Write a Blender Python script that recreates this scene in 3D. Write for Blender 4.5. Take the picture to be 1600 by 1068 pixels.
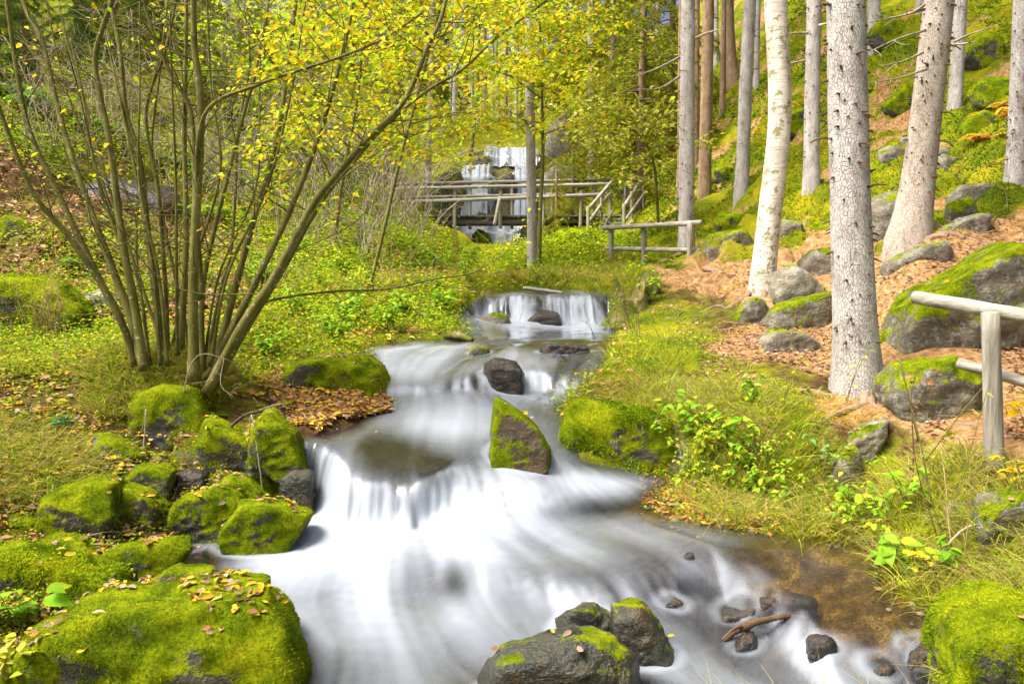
import bpy, bmesh, math, random
import numpy as np
from mathutils import Vector, Matrix

# ------------------------------------------------------------------ camera, sky, sun, exposure
for o in list(bpy.data.objects): bpy.data.objects.remove(o)
SC = bpy.context.scene

R = math.radians
FPX = 1200.0                       # focal length in photo pixels (photo 1600 x 1068)
EYE = 2.0                          # eye height, water of the near pool is about z = 0
PITCH = math.atan(104 / FPX)
cam = bpy.data.cameras.new('camera'); cam.sensor_width = 36; cam.lens = 36 * FPX / 1600
cam.clip_start = 0.05; cam.clip_end = 600
camo = bpy.data.objects.new('camera', cam); bpy.context.scene.collection.objects.link(camo)
camo.location = (0, 0, EYE); camo.rotation_euler = (R(90) - PITCH, 0, 0)
SC.camera = camo
SUN_EL, SUN_AZ = 58.0, 248.0       # azimuth clockwise from +Y (the way the camera looks): behind, to the left
w = bpy.data.worlds.new('World'); SC.world = w; w.use_nodes = True
nt = w.node_tree; bg = nt.nodes['Background']
sky = nt.nodes.new('ShaderNodeTexSky'); sky.sky_type = 'NISHITA'; sky.sun_disc = False
sky.sun_elevation = R(SUN_EL); sky.sun_rotation = R(SUN_AZ); sky.air_density = 0.2; sky.dust_density = 4.5; sky.ozone_density = 0.6
nt.links.new(sky.outputs[0], bg.inputs[0]); bg.inputs[1].default_value = 0.13
sl = bpy.data.lights.new('sun', 'SUN'); sl.energy = 2.3; sl.angle = R(28); sl.color = (1.0, 0.92, 0.78)
so = bpy.data.objects.new('sun', sl); bpy.context.scene.collection.objects.link(so)
sdir = Vector((math.sin(R(SUN_AZ)) * math.cos(R(SUN_EL)), math.cos(R(SUN_AZ)) * math.cos(R(SUN_EL)), math.sin(R(SUN_EL))))
so.rotation_euler = sdir.to_track_quat('Z', 'Y').to_euler(); so.location = (-20, -20, 30)
vs = SC.view_settings; vs.view_transform = 'Standard'; vs.look = 'None'; vs.gamma = 1.0; vs.exposure = 1.75; vs.use_curve_mapping = False
SC.render.engine = 'CYCLES'
cy = SC.cycles; cy.use_denoising = True; cy.max_bounces = 7; cy.diffuse_bounces = 4; cy.glossy_bounces = 2
cy.transmission_bounces = 4; cy.transparent_max_bounces = 8; cy.caustics_reflective = False; cy.caustics_refractive = False
cy.sample_clamp_indirect = 6; cy.use_adaptive_sampling = True; cy.adaptive_threshold = 0.02

rng = np.random.default_rng(11)
random.seed(11)

# ------------------------------------------------------------------ pixel <-> place
cP, sP = math.cos(PITCH), math.sin(PITCH)
def ray(px, py):
    v = (534 - np.asarray(py, float)) / FPX; u = (np.asarray(px, float) - 800) / FPX
    return u, cP + v * sP, v * cP - sP
def at(px, py, Y):
    dx, dy, dz = ray(px, py); t = Y / dy
    return np.array([dx * t, Y, EYE + dz * t])
def atz(px, py, z):                # z measured from eye level
    dx, dy, dz = ray(px, py); t = z / dz
    return np.array([dx * t, dy * t, EYE + z])
def proj(P):
    P = np.asarray(P, float); x, y, z = P[..., 0], P[..., 1], P[..., 2] - EYE
    dep = y * cP - z * sP; up = y * sP + z * cP
    dep = np.maximum(dep, 1e-3)
    return 800 + FPX * x / dep, 534 - FPX * up / dep, dep

# ------------------------------------------------------------------ noise
def _h(ix, iy, iz, seed):
    n = (ix.astype(np.int64) * 374761393 + iy.astype(np.int64) * 668265263 + iz.astype(np.int64) * 2147483647 + seed * 974634777) & 0xffffffff
    n = ((n ^ (n >> 13)) * 1274126177) & 0xffffffff
    n = ((n ^ (n >> 16)) * 2246822519) & 0xffffffff
    return ((n ^ (n >> 15)) & 0xffffff) / float(0xffffff)
def vnoise(x, y, z=0.0, seed=0):
    x, y, z = np.broadcast_arrays(np.asarray(x, float), np.asarray(y, float), np.asarray(z, float))
    fx, fy, fz = np.floor(x), np.floor(y), np.floor(z)
    ux, uy, uz = x - fx, y - fy, z - fz
    ux, uy, uz = [t * t * (3 - 2 * t) for t in (ux, uy, uz)]
    ix, iy, iz = fx.astype(np.int64), fy.astype(np.int64), fz.astype(np.int64)
    r = 0
    for a in (0, 1):
        for b in (0, 1):
            for c in (0, 1):
                r = r + _h(ix + a, iy + b, iz + c, seed) * (ux if a else 1 - ux) * (uy if b else 1 - uy) * (uz if c else 1 - uz)
    return r * 2 - 1
def fbm(x, y, z=0.0, octv=4, seed=0, gain=0.5):
    s = 0; a = 1.0; f = 1.0; t = 0
    for k in range(octv):
        s = s + a * vnoise(np.asarray(x) * f, np.asarray(y) * f, np.asarray(z) * f, seed + k * 17); t += a
        a *= gain; f *= 2.03
    return s / t
def sstep(a, b, x):
    t = np.clip((x - a) / (b - a), 0, 1); return t * t * (3 - 2 * t)
def inpoly(poly, x, y):
    poly = np.asarray(poly, float); r = np.zeros(np.shape(x), bool)
    j = len(poly) - 1
    for i in range(len(poly)):
        xi, yi = poly[i]; xj, yj = poly[j]
        if yi != yj:
            c = ((yi > y) != (yj > y)) & (x < (xj - xi) * (y - yi) / (yj - yi) + xi); r ^= c
        j = i
    return r
def sdist(poly, x, y):             # signed distance, + inside
    poly = np.asarray(poly, float); d2 = np.full(np.shape(x), 1e9)
    for i in range(len(poly)):
        a = poly[i]; b = poly[(i + 1) % len(poly)]; ab = b - a
        t = np.clip(((x - a[0]) * ab[0] + (y - a[1]) * ab[1]) / max(ab @ ab, 1e-9), 0, 1)
        d2 = np.minimum(d2, (x - a[0] - t * ab[0]) ** 2 + (y - a[1] - t * ab[1]) ** 2)
    d = np.sqrt(d2); return np.where(inpoly(poly, x, y), d, -d)
class TPS:
    def __init__(s, pts, lam=1e-4):
        pts = np.asarray(pts, float); s.c = pts[:, :2]; n = len(pts)
        K = s.k(s.c, s.c) + lam * np.eye(n); Pm = np.c_[np.ones(n), s.c]
        A = np.block([[K, Pm], [Pm.T, np.zeros((3, 3))]])
        sol = np.linalg.solve(A, np.r_[pts[:, 2], 0, 0, 0]); s.w = sol[:n]; s.a = sol[n:]
    @staticmethod
    def k(a, b):
        r2 = ((a[:, None, :] - b[None, :, :]) ** 2).sum(-1) + 1e-12; return 0.5 * r2 * np.log(r2)
    def __call__(s, x, y):
        x, y = np.broadcast_arrays(np.asarray(x, float), np.asarray(y, float)); sh = x.shape
        q = np.c_[x.ravel(), y.ravel()]; out = np.empty(len(q))
        for i in range(0, len(q), 40000):
            qq = q[i:i + 40000]; out[i:i + 40000] = s.k(qq, s.c) @ s.w + s.a[0] + qq @ s.a[1:]
        return out.reshape(sh)

# ------------------------------------------------------------------ mesh and object helpers
def mesh_np(name, V, faces, mat=None, smooth=False, attrs=None):
    V = np.ascontiguousarray(V, np.float32); me = bpy.data.meshes.new(name)
    if isinstance(faces, np.ndarray): faces = [faces]
    faces = [np.asarray(f, np.int32) for f in faces if len(f)]
    me.vertices.add(len(V)); me.vertices.foreach_set('co', V.ravel())
    tot = sum(f.size for f in faces); npoly = sum(len(f) for f in faces)
    me.loops.add(tot); me.polygons.add(npoly)
    me.loops.foreach_set('vertex_index', np.concatenate([f.ravel() for f in faces]))
    ls = np.concatenate([np.full(len(f), f.shape[1], np.int32) for f in faces])
    st = np.r_[0, np.cumsum(ls)[:-1]].astype(np.int32)
    me.polygons.foreach_set('loop_start', st)
    me.update(calc_edges=True)
    if smooth: me.shade_smooth()
    for k, a in (attrs or {}).items():
        a = np.asarray(a, np.float32)
        if a.ndim == 2:
            if a.shape[1] == 3: a = np.c_[a, np.ones(len(a), np.float32)]
            at_ = me.attributes.new(k, 'FLOAT_COLOR', 'POINT'); at_.data.foreach_set('color', np.ascontiguousarray(a, np.float32).ravel())
        else:
            at_ = me.attributes.new(k, 'FLOAT', 'POINT'); at_.data.foreach_set('value', a.ravel())
    if mat is not None: me.materials.append(mat)
    return me
def obj(name, me, parent=None):
    o = bpy.data.objects.new(name, me); bpy.context.scene.collection.objects.link(o)
    if parent is not None:
        o.parent = parent; o.matrix_parent_inverse = Matrix.Translation(-Vector(parent.location))
    return o
def empty(name, loc): 
    o = bpy.data.objects.new(name, None); bpy.context.scene.collection.objects.link(o); o.location = [float(v) for v in loc]; o.empty_display_size = 0.1
    return o
def tag(o, label=None, cat=None, group=None, kind=None):
    if label: o['label'] = label
    if cat: o['category'] = cat
    if group: o['group'] = group
    if kind: o['kind'] = kind
    return o
def grid_faces(nr, nc, wrap=False):
    i = np.arange(nr - 1)[:, None]; j = np.arange(nc if wrap else nc - 1)[None, :]
    j2 = (j + 1) % nc
    return np.stack([i * nc + j + 0 * i, i * nc + j2, (i + 1) * nc + j2, (i + 1) * nc + j], -1).reshape(-1, 4)
class MB:                          # collects vertices, faces and colours
    def __init__(s): s.V = []; s.F = {3: [], 4: []}; s.C = []; s.n = 0
    def add(s, V, F, C=None):
        V = np.asarray(V, float); F = np.asarray(F)
        s.F[F.shape[1]].append(F + s.n); s.V.append(V); s.n += len(V)
        s.C.append(np.broadcast_to(np.asarray((1, 1, 1) if C is None else C, float), (len(V), 3)))
    def mesh(s, name, mat, smooth=True):
        fs = [np.concatenate(v) for v in s.F.values() if v]
        return mesh_np(name, np.concatenate(s.V), fs, mat, smooth, {'col': np.concatenate(s.C)})
def spline(P, n):                  # Catmull-Rom through the points
    P = np.asarray(P, float)
    if len(P) < 3:
        t = np.linspace(0, 1, n)[:, None]; return P[0] * (1 - t) + P[-1] * t
    Q = np.vstack([2 * P[0] - P[1], P, 2 * P[-1] - P[-2]]); m = len(P) - 1
    t = np.linspace(0, m - 1e-6, n); i = t.astype(int); f = (t - i)[:, None]
    a, b, c, d = Q[i], Q[i + 1], Q[i + 2], Q[i + 3]
    return 0.5 * (2 * b + (c - a) * f + (2 * a - 5 * b + 4 * c - d) * f ** 2 + (3 * b - a - 3 * c + d) * f ** 3)
def frames(P):
    T = np.gradient(P, axis=0); T /= np.linalg.norm(T, axis=1)[:, None] + 1e-9
    up = np.array([0.0, 0, 1]) if abs(T[0][2]) < 0.9 else np.array([1.0, 0, 0])
    A = np.zeros_like(P); a = np.cross(T[0], up); a /= np.linalg.norm(a)
    for i in range(len(P)):
        a = a - T[i] * (a @ T[i]); a /= np.linalg.norm(a) + 1e-9; A[i] = a
    return T, A, np.cross(T, A)
def tube(P, r, ns=8, cap=True, lump=0.0, seed=0):
    P = np.asarray(P, float); n = len(P); r = np.broadcast_to(np.asarray(r, float), (n,))
    T, A, B = frames(P); th = np.linspace(0, 2 * np.pi, ns, endpoint=False)
    rr = np.repeat(r[:, None], ns, 1)
    if lump:
        L = np.r_[0, np.cumsum(np.linalg.norm(np.diff(P, axis=0), axis=1))] / max(r.mean() * 4, 1e-4)
        rr = rr * (1 + lump * vnoise(L[:, None] + 0 * th, np.cos(th)[None] * 1.3 + 7, np.sin(th)[None] * 1.3, seed))
    V = P[:, None, :] + rr[..., None] * (A[:, None, :] * np.cos(th)[None, :, None] + B[:, None, :] * np.sin(th)[None, :, None])
    V = V.reshape(-1, 3); F = grid_faces(n, ns, True)
    if cap:
        V = np.vstack([V, P[0], P[-1]]); k = np.arange(ns); k2 = (k + 1) % ns
        c = np.r_[np.c_[k2, k, np.full(ns, n * ns), np.full(ns, n * ns)][:, :3], np.c_[(n - 1) * ns + k, (n - 1) * ns + k2, np.full(ns, n * ns + 1)]]
        return V, F, c
    return V, F, None
def add_tube(mb, P, r, ns=8, col=None, lump=0.0, seed=0):
    V, F, c = tube(P, r, ns, True, lump, seed); n0 = mb.n
    mb.add(V, F, col)
    mb.F[3].append(c + n0)
def nrm(v): return v / (np.linalg.norm(v, axis=-1, keepdims=True) + 1e-9)
def leaves_arr(P, D, N, L, W, C, fold=0.25, hexa=True):
    n = len(P); D = nrm(D); S = nrm(np.cross(D, N)); N = np.cross(S, D)
    L = np.broadcast_to(L, (n,))[:, None]; W = np.broadcast_to(W, (n,))[:, None]
    tip = P + D * L - N * L * 0.12
    if hexa == 2:                  # large leaves: round outline, raised margins
        ts = [0, .12, .3, .5, .7, .88, 1]; ws = [.03, .3, .5, .5, .38, .18, .01]; rows = []
        for t, wd in zip(ts, ws):
            c = P + D * L * t - N * L * (.30 * t * t); rows += [c + S * W * wd + N * W * wd * fold * 1.2, c, c - S * W * wd + N * W * wd * fold * 1.2]
        V = np.stack(rows, 1).reshape(-1, 3); b = np.arange(n)[:, None] * 21
        F = np.concatenate([b + [3 * k + j, 3 * k + j + 1, 3 * k + j + 4, 3 * k + j + 3] for k in range(6) for j in (0, 1)])
        return V, F, np.repeat(C, 21, 0)
    if not hexa:
        m = P + D * L * 0.45 + N * W * fold
        V = np.stack([P, m + S * W * .5, tip, m - S * W * .5], 1).reshape(-1, 3)
        b = np.arange(n)[:, None] * 4; F = np.concatenate([b + [0, 1, 2], b + [0, 2, 3]])
        return V, F, np.repeat(C, 4, 0)
    def q(t, s, wd): return P + D * L * t + S * (W * wd * s) + N * (W * fold * wd)
    V = np.stack([P, q(.3, 1, .5), q(.68, 1, .42), tip, q(.68, -1, .42), q(.3, -1, .5)], 1).reshape(-1, 3)
    b = np.arange(n)[:, None] * 6; F = np.concatenate([b + [0, 1, 2, 3], b + [0, 3, 4, 5]])
    return V, F, np.repeat(C, 6, 0)
def blades_arr(P, D, L, W, C, droop=0.5, seg=3, tipcol=None):
    n = len(P); D = nrm(D); rs = np.random.default_rng(n + 5)
    a = rs.uniform(0, 2 * np.pi, n); hz = np.stack([np.cos(a), np.sin(a), 0 * a], 1); S = nrm(np.cross(D, hz))
    out = nrm(D * [1, 1, 0] + 0.3 * hz * 0.5)
    L = np.broadcast_to(L, (n,))[:, None]; W = np.broadcast_to(W, (n,))[:, None]; dr = np.broadcast_to(droop, (n,))[:, None]
    rows = []; cols = []
    for k in range(seg + 1):
        t = k / seg; c = P + D * L * t + (out * 0.6 - [0, 0, 1]) * L * dr * t * t * 0.7
        wd = W * (1 - t) ** 0.7 * .5
        if k < seg: rows += [c - S * wd, c + S * wd]
        else: rows += [c]
        cc = C if tipcol is None else C * (1 - t) + tipcol * t
        cols += [cc] * (2 if k < seg else 1)
    m = 2 * seg + 1; V = np.stack(rows, 1).reshape(-1, 3); b = np.arange(n)[:, None] * m
    F4 = np.concatenate([b + [2 * k, 2 * k + 1, 2 * k + 3, 2 * k + 2] for k in range(seg - 1)]) if seg > 1 else np.zeros((0, 4), int)
    F3 = b + [2 * seg - 2, 2 * seg - 1, 2 * seg]
    return V, F4, F3, np.stack(cols, 1).reshape(-1, 3)
def add_leaves(mb, *a, **k):
    V, F, C = leaves_arr(*a, **k); mb.add(V, F, C)
def add_blades(mb, *a, **k):
    V, F4, F3, C = blades_arr(*a, **k); n0 = mb.n
    mb.add(V, F3, C)
    if len(F4): mb.F[4].append(F4 + n0)
def pick(pal, n, jit=0.18, wts=None, r=None):
    r = r or rng; pal = np.asarray(pal, float); i = r.choice(len(pal), n, p=None if wts is None else np.asarray(wts) / np.sum(wts))
    return np.clip(pal[i] * (1 + jit * r.standard_normal((n, 1))) * (1 + 0.06 * r.standard_normal((n, 3))), 0.002, 0.95)
# ------------------------------------------------------------------ materials
class NT:
    def __init__(s, name):
        s.m = bpy.data.materials.new(name); s.m.use_nodes = True; s.t = s.m.node_tree; s.t.nodes.clear()
        s.out = s.n('ShaderNodeOutputMaterial')
    def n(s, typ, **kw):
        nd = s.t.nodes.new(typ)
        for k, v in kw.items(): setattr(nd, k, v)
        return nd
    def set(s, sock, v):
        if isinstance(v, bpy.types.NodeSocket): s.t.links.new(v, sock)
        elif isinstance(v, (tuple, list)) and len(v) == 3 and sock.type == 'RGBA': sock.default_value = (*v, 1)
        else: sock.default_value = v
    def coord(s): return s.n('ShaderNodeTexCoord').outputs['Object']
    def pos(s): return s.n('ShaderNodeNewGeometry').outputs['Position']
    def mapping(s, v, scale=(1, 1, 1), rot=(0, 0, 0)):
        nd = s.n('ShaderNodeMapping'); s.set(nd.inputs[0], v); nd.inputs['Scale'].default_value = scale; nd.inputs['Rotation'].default_value = rot; return nd.outputs[0]
    def noise(s, v, scale, detail=4, rough=0.55, dist=0.0, col=False):
        nd = s.n('ShaderNodeTexNoise'); s.set(nd.inputs['Vector'], v); nd.inputs['Scale'].default_value = scale; nd.inputs['Detail'].default_value = detail
        nd.inputs['Roughness'].default_value = rough; nd.inputs['Distortion'].default_value = dist; return nd.outputs[1 if col else 0]
    def voro(s, v, scale, feature='F1', out=0, rnd=1.0):
        nd = s.n('ShaderNodeTexVoronoi', feature=feature); s.set(nd.inputs['Vector'], v); nd.inputs['Scale'].default_value = scale
        nd.inputs['Randomness'].default_value = rnd; return nd.outputs[out]
    def ramp(s, f, stops, interp='LINEAR'):
        nd = s.n('ShaderNodeValToRGB'); s.set(nd.inputs[0], f); cr = nd.color_ramp; cr.interpolation = interp
        while len(cr.elements) < len(stops): cr.elements.new(0.5)
        for e, (p, c) in zip(cr.elements, stops):
            e.position = p; e.color = (c, c, c, 1) if not isinstance(c, (tuple, list)) else (*c, 1)
        return nd.outputs[0]
    def mix(s, f, a, b, mode='MIX'):
        nd = s.n('ShaderNodeMix', data_type='RGBA', blend_type=mode); s.set(nd.inputs[0], f); s.set(nd.inputs[6], a); s.set(nd.inputs[7], b); return nd.outputs[2]
    def math(s, op, a, b=0.0, clamp=False):
        nd = s.n('ShaderNodeMath', operation=op); nd.use_clamp = clamp; s.set(nd.inputs[0], a); s.set(nd.inputs[1], b); return nd.outputs[0]
    def attr(s, name, fac=False):
        nd = s.n('ShaderNodeAttribute', attribute_name=name); return nd.outputs['Fac' if fac else 'Color']
    def nz(s):
        g = s.n('ShaderNodeNewGeometry'); sp = s.n('ShaderNodeSeparateXYZ'); s.t.links.new(g.outputs['Normal'], sp.inputs[0]); return sp.outputs[2]
    def bump(s, h, strength=0.5, dist=0.02, normal=None):
        nd = s.n('ShaderNodeBump'); s.set(nd.inputs['Height'], h); nd.inputs['Strength'].default_value = strength; nd.inputs['Distance'].default_value = dist
        if normal is not None: s.set(nd.inputs['Normal'], normal)
        return nd.outputs[0]
    def bsdf(s, color, rough=0.85, normal=None, spec=0.3, **kw):
        b = s.n('ShaderNodeBsdfPrincipled'); s.set(b.inputs['Base Color'], color); s.set(b.inputs['Roughness'], rough); s.set(b.inputs['Specular IOR Level'], spec)
        if normal is not None: s.set(b.inputs['Normal'], normal)
        return b.outputs[0]
    def done(s, sh): s.t.links.new(sh, s.out.inputs[0]); return s.m

def mat_leaf(name, trans=0.35, rough=0.5, gain=(1.10, 1.10, 1.0)):
    k = NT(name); c = k.mix(1.0, k.attr('col'), gain, 'MULTIPLY')
    d = k.bsdf(c, rough, spec=0.08); t = k.n('ShaderNodeBsdfTranslucent'); k.set(t.inputs[0], c)
    m = k.n('ShaderNodeMixShader'); m.inputs[0].default_value = trans; k.t.links.new(d, m.inputs[1]); k.t.links.new(t.outputs[0], m.inputs[2])
    return k.done(m.outputs[0])
M = {}
M['leaf'] = mat_leaf('leaf_foliage', 0.42)
M['grass'] = mat_leaf('grass_blades', 0.35, 0.6)
M['moss'] = mat_leaf('moss_fuzz', 0.3, 0.9)
M['dry'] = mat_leaf('dry_leaf', 0.15, 0.6, (1.1, 1.05, 1.0))

def moss_colour(k, p):
    a = k.ramp(k.noise(p, 5.0, 5, 0.65), [(0.25, (0.03, 0.06, 0.003)), (0.43, (0.15, 0.22, 0.005)), (0.6, (0.32, 0.39, 0.008)), (0.8, (0.46, 0.41, 0.015))])
    b = k.ramp(k.noise(p, 60.0, 3, 0.7), [(0.3, 0.45), (0.7, 1.25)])
    return k.mix(1.0, a, b, 'MULTIPLY')

def mat_rock(name, moss, dark=(0.035, 0.036, 0.034), light=(0.16, 0.165, 0.155), rough=0.8, warm=0.0, lichen=0.0):
    k = NT(name); p = k.pos()
    ps = k.mapping(p, (1, 1, 1.6), (0.5, 0.3, 0))
    n1 = k.noise(ps, 5.0, 6, 0.65, 0.4); n2 = k.noise(p, 38.0, 4, 0.7)
    c = k.ramp(n1, [(0.3, dark), (0.55, tuple(0.5 * (a + b) for a, b in zip(dark, light))), (0.75, light)])
    c = k.mix(k.math('MULTIPLY', n2, 0.55), c, tuple(0.45 * v for v in dark))
    if warm: c = k.mix(k.ramp(k.noise(p, 9.0, 4, 0.7), [(0.48, 0.0), (0.62, warm)]), c, (0.15, 0.075, 0.025))
    if lichen: c = k.mix(k.ramp(k.noise(p, 12.0, 5, 0.75), [(0.52, 0.0), (0.6, lichen)]), c, (0.42, 0.43, 0.36))
    nz = k.nz()
    mm = k.math('ADD', k.math('MULTIPLY', nz, 0.55), k.math('MULTIPLY', k.math('SUBTRACT', k.noise(p, 3.2, 5, 0.7), 0.5), 2.2))
    mm = k.ramp(k.math('ADD', mm, moss - 0.5), [(0.28, 0.0), (0.45, 1.0)])
    col = k.mix(mm, c, moss_colour(k, p))
    fine = k.noise(p, 130.0, 3, 0.8)
    h = k.math('ADD', k.math('MULTIPLY', n1, 0.7), k.math('MULTIPLY', n2, 0.25))
    h = k.math('ADD', h, k.math('MULTIPLY', k.math('MULTIPLY', fine, mm), 0.35))
    nb = k.bump(h, 1.0, 0.06)
    rg = k.math('ADD', k.math('MULTIPLY', mm, 0.95 - rough), rough)
    return k.done(k.bsdf(col, rg, nb, k.math('SUBTRACT', 0.42, k.math('MULTIPLY', mm, 0.38))))
M['rock_moss'] = mat_rock('mossy_stone', 0.92, (0.03, 0.03, 0.025), (0.16, 0.15, 0.12))
M['rock_half'] = mat_rock('half_mossy_stone', 0.62, (0.05, 0.05, 0.038), (0.27, 0.25, 0.19), lichen=0.35, warm=.35)
M['rock_pale'] = mat_rock('pale_lichened_stone', 0.40, (0.10, 0.09, 0.068), (0.42, 0.385, 0.31), lichen=0.4, warm=.35)
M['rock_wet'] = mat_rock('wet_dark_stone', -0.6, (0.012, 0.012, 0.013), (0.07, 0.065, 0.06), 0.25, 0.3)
M['rock_tri'] = mat_rock('brown_stone_with_moss_film', 0.85, (0.05, 0.035, 0.02), (0.2, 0.15, 0.09), 0.6, 0.4)
M['rock_wetmoss'] = mat_rock('wet_mossy_stone', 0.30, (0.012, 0.016, 0.012), (0.085, 0.09, 0.062), 0.28, 0.25)

def mat_ground():
    k = NT('forest_floor'); p = k.pos()
    n1 = k.noise(p, 1.3, 5, 0.6); n2 = k.noise(p, 14.0, 5, 0.7); n3 = k.noise(p, 70.0, 3, 0.75)
    soil = k.ramp(n2, [(0.3, (0.03, 0.018, 0.009)), (0.5, (0.085, 0.05, 0.022)), (0.7, (0.17, 0.11, 0.05))])
    earth = k.ramp(n2, [(0.28, (0.12, 0.06, 0.022)), (0.5, (0.34, 0.20, 0.085)), (0.72, (0.52, 0.37, 0.20))])
    green = k.ramp(n1, [(0.3, (0.06, 0.10, 0.005)), (0.5, (0.20, 0.24, 0.008)), (0.68, (0.40, 0.36, 0.014))])
    green = k.mix(k.ramp(n3, [(0.35, 0.75), (0.6, 0.0)]), green, (0.025, 0.032, 0.004))
    pb = k.mapping(p, (1, 1, 1)); vd = k.n('ShaderNodeVectorMath', operation='ADD'); k.set(vd.inputs[0], pb); k.set(vd.inputs[1], k.mix(0.9, (0, 0, 0), k.noise(p, 9.0, 3, 0.6, col=True)))
    bsp = k.mapping(vd.outputs[0], (1, 1, 1)); cell = k.voro(bsp, 24.0, 'SMOOTH_F1', 0)
    bed = k.ramp(k.noise(p, 9.0, 5, 0.7), [(0.3, (0.025, 0.016, 0.003)), (0.5, (0.13, 0.085, 0.01)), (0.68, (0.36, 0.25, 0.045))])
    bed = k.mix(k.ramp(cell, [(0.25, 0.0), (0.6, 0.75)]), bed, (0.03, 0.018, 0.006))
    drk = k.ramp(n2, [(0.3, (0.012, 0.012, 0.012)), (0.7, (0.07, 0.065, 0.055))]); bed = k.mix(k.attr('amber', True), drk, bed)
    def m(a, w_): return k.ramp(k.math('ADD', k.attr(a, True), k.math('MULTIPLY', k.math('SUBTRACT', k.noise(p, 4.0, 5, 0.7), 0.5), w_)), [(0.38, 0.0), (0.62, 1.0)])
    c = k.mix(m('green', 1.3), soil, green)
    c = k.mix(m('earth', 1.1), c, earth)
    rockc = k.ramp(k.noise(k.mapping(p, (1, 1, 2.5)), 4.0, 6, 0.7), [(0.3, (0.03, 0.03, 0.028)), (0.7, (0.2, 0.2, 0.18))])
    steep = k.ramp(k.math('ADD', k.nz(), k.math('MULTIPLY', k.math('SUBTRACT', n2, 0.5), 0.4)), [(0.42, 1.0), (0.55, 0.0)])
    c = k.mix(k.math('MULTIPLY', steep, k.attr('cliff', True)), c, rockc)
    c = k.mix(k.attr('wetrock', True), c, k.ramp(n2, [(0.3, (0.02, 0.02, 0.017)), (0.7, (0.13, 0.12, 0.09))]))
    c = k.mix(k.attr('bed', True), c, bed)
    h = k.math('ADD', k.math('MULTIPLY', n2, 0.6), k.math('MULTIPLY', n3, 0.4))
    return k.done(k.bsdf(c, 0.95, k.bump(h, 0.9, 0.05), 0.05))
M['ground'] = mat_ground()

def mat_water():
    k = NT('silky_stream_water')
    foam = k.attr('foam', True); deep = k.attr('deep', True)
    tr = k.n('ShaderNodeBsdfTransparent'); k.set(tr.inputs[0], k.mix(deep, (0.93, 0.88, 0.76), (0.45, 0.42, 0.36)))
    gl = k.n('ShaderNodeBsdfGlossy'); gl.inputs['Roughness'].default_value = 0.14; k.set(gl.inputs[0], (0.95, 0.97, 1.0))
    fr = k.n('ShaderNodeFresnel'); fr.inputs[0].default_value = 1.33
    a = k.n('ShaderNodeMixShader'); k.set(a.inputs[0], k.math('ADD', k.math('MULTIPLY', fr.outputs[0], 1.5), 0.03, True)); k.t.links.new(tr.outputs[0], a.inputs[1]); k.t.links.new(gl.outputs[0], a.inputs[2])
    d = k.bsdf((0.47, 0.535, 0.63), 0.5, spec=0.15)
    t = k.n('ShaderNodeBsdfTranslucent'); k.set(t.inputs[0], (0.45, 0.52, 0.62))
    dm = k.n('ShaderNodeMixShader'); dm.inputs[0].default_value = 0.25; k.t.links.new(d, dm.inputs[1]); k.t.links.new(t.outputs[0], dm.inputs[2])
    b = k.n('ShaderNodeMixShader'); k.set(b.inputs[0], foam); k.t.links.new(a.outputs[0], b.inputs[1]); k.t.links.new(dm.outputs[0], b.inputs[2])
    return k.done(b.outputs[0])
M['water'] = mat_water()

def mat_bark(name, c0, c1, c2, scale=14, spots=None, spot_amt=0.0, moss=0.0, plates=True, bands=False):
    k = NT(name); p = k.coord(); pv = k.mapping(p, (1, 1, 0.45))
    n1 = k.noise(pv, scale * 0.5, 6, 0.7, 0.3); n2 = k.noise(p, scale * 5, 4, 0.7); big = k.noise(p, 1.6, 3, 0.6)
    c = k.ramp(n1, [(0.3, c0), (0.5, c1), (0.72, c2)])
    c = k.mix(k.ramp(big, [(0.4, 0.0), (0.7, 0.35)]), c, c0)
    h = k.math('ADD', n1, k.math('MULTIPLY', n2, 0.4))
    if plates:
        e = k.voro(pv, scale * 3.2, 'DISTANCE_TO_EDGE'); cr = k.ramp(e, [(0.0, 1.0), (0.09, 0.0)])
        c = k.mix(k.math('MULTIPLY', cr, 0.5), c, tuple(0.42 * v for v in c0)); h = k.math('SUBTRACT', h, k.math('MULTIPLY', cr, 0.8))
        c = k.mix(k.math('MULTIPLY', k.voro(pv, scale * 3.2, 'F1', 1), 0.25), c, c2)
    if bands:
        bd = k.noise(k.mapping(p, (1.5, 1.5, 14)), 3.0, 4, 0.7); c = k.mix(k.ramp(bd, [(0.52, 0.0), (0.66, 0.65)]), c, (0.12, 0.10, 0.07))
    if spots is not None:
        s = k.ramp(k.noise(p, scale * 1.7, 4, 0.7), [(0.62 - 0.1 * spot_amt, 0.0), (0.66 - 0.1 * spot_amt, 0.85)]); c = k.mix(s, c, spots)
    if moss: 
        mm = k.ramp(k.noise(p, 3.0, 5, 0.7), [(0.62 - moss * 0.3, 0.0), (0.72 - moss * 0.3, 0.9)]); c = k.mix(mm, c, (0.09, 0.11, 0.01))
    return k.done(k.bsdf(c, 0.9, k.bump(h, 0.7, 0.02), 0.15))
M['spruce'] = mat_bark('grey_spruce_bark', (0.23, 0.195, 0.175), (0.45, 0.42, 0.40), (0.67, 0.65, 0.64), 15, (0.52, 0.53, 0.47), 0.35)
M['spruce_brown'] = mat_bark('brown_spruce_bark', (0.16, 0.095, 0.05), (0.36, 0.245, 0.15), (0.52, 0.39, 0.28), 22)
M['spruce_tan'] = mat_bark('tan_spruce_bark', (0.22, 0.17, 0.13), (0.45, 0.385, 0.325), (0.66, 0.60, 0.54), 17, (0.52, 0.5, 0.42), 0.3)
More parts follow.
